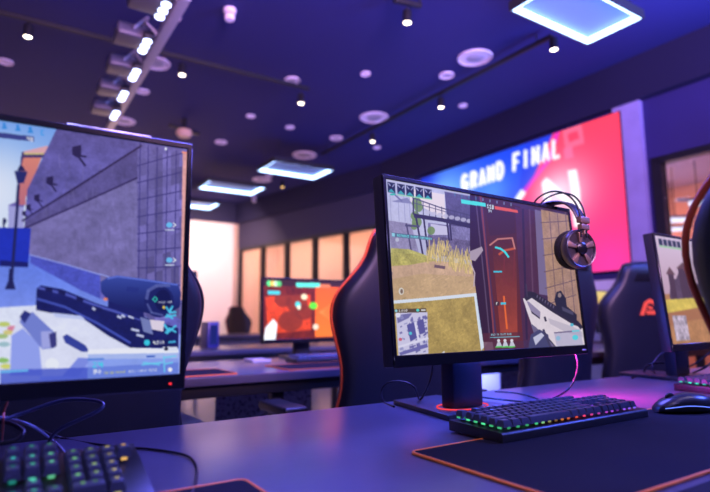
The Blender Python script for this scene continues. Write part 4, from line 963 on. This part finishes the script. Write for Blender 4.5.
def spot(label, px, py, lens=LENS, k=1.0, zt=ZK):
    p = on_z(px, py, zt - .14 * k)
    root = thing('track_spotlight', label, 'spotlight', (p.x, p.y, p.z), 0, 'cylindrical track spotlights')
    m = MB(); m.lathe([(0.0, .10), (.030, .10), (.034, .094), (.034, 0.0), (.030, -.002), (.029, .012), (0, .012)], n=24); m.build('can', TRACK, root)
    m = MB(); m.cyl((0, 0, .10), (0, 0, .124), .010, n=10); m.build('stem', TRACK, root)
    m = MB(); m.lathe([(0.0, -.004), (.018, -.003), (.028, .004), (.028, .008), (0, .008)], n=24); m.build('lens', lens, root)
    l = bpy.data.lights.new('spot_beam', 'SPOT'); l.energy = 15 * k; l.color = (1.0, 0.86, 0.72); l.spot_size = R(95); l.spot_blend = .8; l.shadow_soft_size = .03
    lo = bpy.data.objects.new('spot_beam', l); COL.objects.link(lo); lo.location = (p.x, p.y, p.z - .012)
spot('lit spotlight above the upper left corner of the street monitor', 27.7, 37)
spot('lit spotlight right of the row of stage lights', 182, 75.2)
spot('lit spotlight at the end of the left track', 301, 103.5)
spot('lit spotlight at the top edge on its own short track', 407.3, 23)
spot('lit spotlight beside the nearest tray light', 554, 49.8)
spot('lit spotlight in the middle of the right track', 441, 107.5)
spot('lit spotlight at the far end of the right track', 372.6, 141.8)
spot('small warm orange spotlight beyond the middle tray light', 282.5, 187, LENSW)

for u_, v_ in ((0.7, -0.5), (2.2, -0.2)):  # spotlights added out of view to brighten the pads' orange edges
    p = W(u_, v_, ZK - .14)
    root = thing('track_spotlight', 'added unseen spotlight over the near edge of the front desk, above the picture' if u_ < 1 else 'added unseen spotlight over the right end of the front desk, above the picture', 'spotlight', p, 0, 'cylindrical track spotlights')
    m = MB(); m.lathe([(0.0, .10), (.030, .10), (.034, .094), (.034, 0.0), (.030, -.002), (.029, .012), (0, .012)], n=24); m.build('can', TRACK, root)
    m = MB(); m.cyl((0, 0, .10), (0, 0, ZC - p.z), .010, n=10); m.build('stem', TRACK, root)
    m = MB(); m.lathe([(0.0, -.004), (.018, -.003), (.028, .004), (.028, .008), (0, .008)], n=24); m.build('lens', LENS, root)
    l = bpy.data.lights.new('spot_beam', 'SPOT'); l.energy = 30; l.color = (1.0, 0.80, 0.66); l.spot_size = R(80); l.spot_blend = .8; l.shadow_soft_size = .03
    lo = bpy.data.objects.new('spot_beam', l); COL.objects.link(lo); lo.location = (p.x, p.y, p.z - .012)
DISC = pm('disc_white', (0.92, 0.82, 0.90), 0.6, noise=0.03)
def disc(label, px, py, wpx, cat='ceiling speaker', name='ceiling_speaker', grp='round white ceiling speakers'):
    p = on_z(px, py, ZC - .012); dist = (p - CAM).dot(FW); r = wpx / 2 * dist / F_PX * .96
    root = thing(name, label, cat, (p.x, p.y, ZC), 0, grp)
    m = MB(); m.lathe([(0, -.006), (r * .84, -.006), (r * .86, -.010), (r * .96, -.014), (r, -.006), (r, 0), (0, 0)], n=36); m.build('rim', DISC, root)
    if r > .07:
        m = MB(); m.lathe([(0, -.0085), (r * .5, -.0085), (r * .52, -.006), (0, -.006)], n=30); m.build('grille', pm('grille_grey', (0.5, 0.46, 0.52), 0.6), root)
disc('large round white ceiling speaker between the right track and the nearest tray light', 475, 58.5, 36)
disc('large round white ceiling speaker above the far spotlight of the right track', 374, 118, 30)
disc('large round white ceiling speaker behind the row of stage lights', 155.5, 64, 30)
disc('round white ceiling speaker just above the street monitor', 124, 121.7, 23)
disc('round white ceiling speaker beyond the middle tray light', 304.5, 155.6, 25)
disc('round white ceiling speaker between the two middle tray lights', 262, 180, 20)
sm = [('smallish ceiling disc just left of the large speaker on the right', 446.7, 76, 16), ('tiny ceiling disc above the middle spotlight of the right track', 463, 106, 9), ('ceiling disc on the end of the left track', 292.4, 81, 16.5),
      ('small ceiling disc alone in the centre of the ceiling', 365.6, 74.4, 10.5), ('small pink ceiling disc below the middle of the left track', 250.7, 116.6, 9.5), ('small ceiling disc above the middle tray light', 290, 127.8, 9.5),
      ('oval ceiling disc left of the middle tray light', 221, 142.6, 12.5), ('oval ceiling disc near the far end of the right track', 336.3, 138.6, 14), ('small ceiling disc right below the stage light row', 142.7, 92, 13.5),
      ('ceiling disc cut by the left edge of the picture', 5.4, 62.5, 15), ('small ceiling disc beside the top of the stage light bar', 176, 18.6, 10.5), ('faint small ceiling disc under the far track spotlight', 377, 148, 8), ('small distant ceiling disc behind the second tray light', 269, 176, 8)]
for L, x, y, w in sm: disc(L, x, y, w, 'ceiling downlight', 'ceiling_downlight', 'small round ceiling discs')
def sensor(label, px, py, r, h):
    p = on_z(px, py, ZC - h); root = thing('smoke_detector', label, 'smoke detector', (p.x, p.y, ZC), 0)
    m = MB(); m.lathe([(0, -h), (r * .7, -h), (r * .8, -h + .01), (r * .8, -.03), (r, -.025), (r, 0), (0, 0)], n=24); m.build('housing', DISC, root)
    m = MB(); m.lathe([(r * .81, -h * .55), (r * .83, -h * .55), (r * .83, -h * .45), (r * .81, -h * .45), (r * .81, -h * .55)], n=24); m.build('vent_ring', BLACK, root)
sensor('white cylinder sensor hanging from the ceiling right of the stage light bar', 229.5, 20, .050, .09)
sensor('small pale sensor under the ceiling below the second tray light', 254, 202, .05, .12)
def dome_cam(px, py):
    p = on_z(px, py, ZC - .22); root = thing('ceiling_bracket', 'small dark ceiling bracket with a cream lamp above the corner of the street monitor', 'ceiling bracket', (p.x, p.y, ZC), YAW)
    m = MB(); m.cyl((0, 0, -.12), (0, 0, 0), .03, n=14); m.box((0, 0, -.14), (.42, .05, .03), rot=Matrix.Rotation(R(20), 3, 'Z'), bev=.006); m.build('bracket', BLACK, root)
    m = MB(); m.lathe([(0, -.24), (.07, -.23), (.10, -.19), (.09, -.15), (0, -.14)], n=24); m.build('lamp_head', pm('cream_plastic', (0.8, 0.55, 0.35), 0.4), root)
dome_cam(184, 136)

# stage light bar with five LED heads
ZS = CAMZ + 2.05
sa = on_z(186, -6, ZS); sb = on_z(108, 130, ZS); us = (uv(sa)[0] + uv(sb)[0]) / 2
sd = (sb - sa).normalized()
TR = pm('truss_grey', (0.42, 0.40, 0.46), 0.4, metal=0.3, noise=0.05)
def stage():
    root = thing('stage_light_bar', 'grey metal lighting bar hanging across the upper left ceiling', 'lighting bar', (sa + sb) / 2, math.atan2(sd.y, sd.x))
    L = (sb - sa).length
    m = MB(); m.box((0, 0, 0), (L, .07, .07), bev=.006); m.build('beam', TR, root)
    for x in (-L * .4, 0, L * .42):
        m = MB(); m.cyl((x, 0, .03), (x, 0, ZC - ZS), .012, n=10); m.build('hanger', STEEL, root)
stage()
HEAD = em('stage_led', (0.50, 0.56, 1.0), 9.0)
spots_px = [(163, 8.5), (145, 44), (134.5, 73), (123, 94.5), (115, 113.5)]
side = sd.cross(V((0, 0, 1))).normalized()
if side.x > 0: side = -side
names = ['first stage light from the top of the grey bar', 'second stage light from the top of the grey bar', 'third and middle stage light on the grey bar', 'fourth stage light from the top of the grey bar', 'lowest and last stage light on the grey bar']
rz = math.atan2(sd.y, sd.x)
for (x, y), nm in zip(spots_px, names):
    p = on_z(x, y, ZS - .095)
    root = thing('stage_light', nm, 'stage light', p, rz, 'stage lights on the hanging bar')
    q = (p - (sa + sb) / 2).dot(side) * 1.0
    ly = -V((-math.sin(rz), math.cos(rz), 0)).dot(side)   # +1 if local +y points to the bar
    m = MB(); m.box((0, -ly * .10, .035), (.20, .20, .09), bev=.02, seg=3); m.build('body', pm('lamp_grey', (0.10, 0.09, 0.12), .35), root)
    m = MB(); m.tube([(-.105, -ly * .10, .04), (-.115, -ly * .05, .10), (-.06, ly * .0, .17), (.06, ly * .0, .17), (.115, -ly * .05, .10), (.105, -ly * .10, .04)], .011, 8); m.tube([(0, 0, .165), (0, ly * abs(q) * .5, .12), (0, ly * (abs(q) - .02), .075)], .012, 8); m.build('yoke', TR, root)
    m = MB(); m.box((0, ly * .0, .012), (.28, .070, .05), bev=.010); root2 = m.build('lamp_bar', BLACK, root)
    m = MB()
    for k in (-1, 0, 1): m.lathe([(0, -.018), (.020, -.016), (.028, -.009), (.028, .0), (0, .0)], (k * .080, 0, -.012), 18)
    m.build('led_lens', HEAD, root)

# ------------------------------------------------------------------ cables
def cable(label, pts, r=0.0022, mat=RUBBER):
    P = catmull(pts, 10); c = P[0].copy(); m = MB(); m.tube([p - c for p in P], r, 8); o = m.build('cable', mat, angle=180); o.location = c
    return tag(o, label, 'cable')
ZD = DESK + 0.0026
def dk(px, py, z=ZD):
    p = on_z(px, py, z); u, v = uv(p); return W(u, min(v, 1.155), z)
BLUEC = pm('cable_blue_grey', (0.08, 0.085, 0.12), 0.3)
cable('black cable looping in the air below the street monitor', [at_y(-30, 428, .83), at_y(0, 421, .84), at_y(22, 413.5, .86), at_y(62, 400.5, .88), at_y(90, 400, .88), at_y(103, 404, .87), at_y(96, 412, .86), at_y(62, 428, .85), at_y(50, 440, .85), dk(45, 458)], .0028, BLUEC)
cable('thin black cable running along the desk past the near keyboard', [at_y(-20, 416, .88), at_y(15, 419, .90), dk(60, 437), dk(110, 446), dk(150, 449), dk(185, 455), dk(196, 465), dk(196, 480), dk(190, 500)], .0020)
cable('pale shiny cable curving down to the near keyboard', [at_y(-10, 416, .85), at_y(12, 420, .86), at_y(32, 426, .86), dk(52, 440), dk(62, 449), dk(68, 458)], .0024, pm('cable_silver', (0.35, 0.36, 0.42), 0.25))
cable('black cable loop at the left edge below the street monitor', [at_y(-20, 424, .80), at_y(5, 422, .80), at_y(20, 428, .79), at_y(23, 434, .78), at_y(14, 441, .77), at_y(-15, 446, .76)], .0032)
cable('thin orange wire hanging below the street monitor', [at_y(10, 388, .80), at_y(8, 400, .80), at_y(4, 412, .80), at_y(3, 425, .80), dk(2, 445)], .0016, pm('orange_wire', (0.9, 0.2, 0.08), 0.5))
cable('black cable looping beside the headphones monitor stand', [at_y(433, 355, 1.27), at_y(432, 372, 1.29), at_y(428, 386, 1.31), dk(420, 399.5, DESK + .0145), at_y(414, 387, 1.33), at_y(402, 381.5, 1.35), at_y(388, 383, 1.37), at_y(381.5, 391, 1.38), dk(384, 402), dk(394, 406.5)], .0024)
cable('black cable hanging from the headphones monitor to the desk', [at_y(574, 352, 1.42), at_y(577.5, 362, 1.40), at_y(575, 378, 1.38), at_y(566, 391, 1.37), dk(548, 400.3), dk(530, 402), dk(505, 400, DESK + .0145), dk(480, 397, DESK + .0145)], .0024)
cable('thin black cable lying on the monitor base behind the keyboard', [dk(495, 391.5, DESK + .0145), dk(515, 393, DESK + .0145), dk(532, 397), dk(541, 401), dk(536, 403)], .0022)
cable('black cable sweeping from the village monitor stand to the desk', [at_y(712, 351, 1.95), at_y(690, 366, 1.93), at_y(668, 363, 1.93), at_y(648, 365, 1.93), dk(636, 373), dk(632, 378)], .0032)
cable('second cable tangled behind the village monitor stand', [at_y(664, 352, 2.0), at_y(657, 358, 1.98), at_y(652, 368, 1.95), dk(657, 375)], .0030, BLUEC)
cable('thick cable from the village monitor towards its keyboard', [at_y(718, 357, 1.80), at_y(704, 368, 1.78), dk(690, 374), dk(680, 380)], .0035)

# paper on the second desk
m = MB(); m.box((0, 0, .006), (.10, .13, .012), bev=.002); o = m.build('paper_stack', pm('paper_cream', (0.75, 0.68, 0.62), 0.8)); o.location = W(1.13, 2.68, DESK); o.rotation_euler = (0, 0, YAW); tag(o, 'cream stack of paper lying behind the keyboard on the second desk', 'paper')
# blue PC on the third desk
root = thing('computer_case', 'small blue-lit computer case on the third desk against the bright wall', 'computer', W(1.40, 4.30, DESK), YAW)
m = MB(); m.box((0, 0, .10), (.09, .20, .20), bev=.008); m.build('chassis', pm('case_blue', (0.03, 0.04, 0.25), 0.4), root)
m = MB(); m.box((0, -.102, .10), (.06, .006, .15), bev=.002); m.build('front_panel', em('case_glow', (0.05, 0.07, 0.6), .3), root)

# ------------------------------------------------------------------ lamps
def area(name, loc, size, energy, col, target=None, sy=None, spread=180):
    l = bpy.data.lights.new(name, 'AREA'); l.shape = 'RECTANGLE'; l.size = size; l.size_y = sy or size; l.energy = energy; l.color = col; l.spread = R(spread)
    o = bpy.data.objects.new(name, l); COL.objects.link(o); o.location = loc
    d = (V(target) - V(loc)) if target is not None else V((0, 0, -1)); o.rotation_euler = d.to_track_quat('-Z', 'Y').to_euler(); return o
LIL = (0.95, 0.50, 1.0); BLU = (0.16, 0.26, 1.0)
# added unseen fill lights cast cool light on the front rows
area('fill_front', W(-1.2, -1.6, ZC - .1), 1.6, 58, (0.40, 0.36, 1.0), W(-0.2, 0.6, .7), spread=110)
area('fill_side', W(3.6, -0.6, ZC - .2), 1.2, 135, (0.08, 0.13, 1.0), W(1.6, 1.0, .7), spread=110)
area('fill_middle', W(1.5, 2.2, ZC - .25), 1.6, 130, (0.15, 0.14, 1.0), W(1.1, 1.2, .7), spread=130)
# added area lights, out of the picture, tint the ceiling lilac and blue
area('ceiling_fill_front', W(0.8, -0.9, 2.35), 1.6, 380, LIL, W(1.3, 0.5, ZC), spread=150)
area('ceiling_fill_side', W(-3.8, 4.0, 2.3), 1.0, 6, LIL, W(-2.4, 4.3, ZC), 3.5, spread=140)
area('ceiling_fill_side', W(-3.8, 8.0, 2.3), 1.0, 12, LIL, W(-2.4, 8.0, ZC), 3.0, spread=140)
area('ceiling_fill_right', W(4.2, 0.4, 2.3), 0.8, 210, BLU, W(3.4, 1.2, ZC), 2.5, spread=140)
for v_ in (4.9, 6.0):
    area('wainscot_fill', W(4.35, v_, .5), .5, 26, (0.20, 0.26, 1.0), W(UR, v_, 1.0), 1.0)  # added hidden lights that turn the wall below the LED screen blue
# rear glow of the front monitor
M2 = Matrix.Translation(V((C2.x, C2.y, DESK))) @ Matrix.Rotation(Y2, 4, 'Z')
area('monitor_glow_blue', M2 @ V((.04, .10, .20)), .22, 12, (0.03, 0.10, 1.0), M2 @ V((.12, .06, 0)), .03)
area('monitor_glow_pink', M2 @ V((.29, .08, .24)), .10, 2.8, (1.0, 0.03, 0.42), M2 @ V((.46, .03, 0)), .03, spread=75)
# wall washers at the bright back wall
for u_ in (3.3, 1.6, -0.2):
    area('wall_washer', W(u_, VB - 1.3, ZH - .05), .8, 50, (1.0, 0.68, 0.55), W(u_, VB, 1.6))
# corridor lamps
for t_ in (.2, .5, .8):
    p = J.lerp(K, t_) + AO * .25; area('corridor_lamp', p + V((0, 0, ZA + .15)), 1.3, 13, (1.0, 0.62, 0.44), p + AO * .6 + V((0, 0, 1.2)), .15)
area('corridor_lamp', W(6.3, 3.6, CAMZ + 1.7), 1.0, 60, (1.0, 0.42, 0.20), W(6.6, 3.6, 0))
area('corridor_ceiling_fill', W(6.2, 3.4, CAMZ + .5), 1.6, 30, (0.6, 0.55, 1.0), W(6.2, 3.4, CAMZ + 1.75))  # added unseen light tinting the corridor ceiling lilac
STRIP = em('strip_light', (0.6, 0.75, 1.0), 3.0)
for x0, y0, x1, y1, dd, L in ((690, 204, 706, 202.5, 5.9, 'nearest bluish strip light behind the right window'), (662, 221, 689, 219.5, 6.2, 'middle bluish strip light behind the right window'), (660, 231, 687, 228, 6.9, 'lowest bluish strip light behind the right window')):
    a, b = at_y(x0, y0, dd), at_y(x1, y1, dd); root = thing('strip_light', L, 'strip light', (a + b) / 2, 0, 'strip lights behind the right window')
    d = (b - a) / 2; m = MB(); m.cyl(-d, d, .03, n=10); m.build('tube', STRIP, root)
    m = MB(); m.box((0, 0, .04), (.5, .06, .03), rot=Matrix.Rotation(math.atan2(d.y, d.x), 3, 'Z')); m.build('housing', TR, root)
    m = MB(); m.cyl((0, 0, .05), (0, 0, CAMZ + 1.75 - (a.z + b.z) / 2), .006, n=6); m.build('hanger', STEEL, root)
w = bpy.data.worlds.new('world'); S.world = w; w.use_nodes = True
w.node_tree.nodes['Background'].inputs[0].default_value = (0.01, 0.01, 0.03, 1); w.node_tree.nodes['Background'].inputs[1].default_value = 0.3
S.cycles.max_bounces = 8
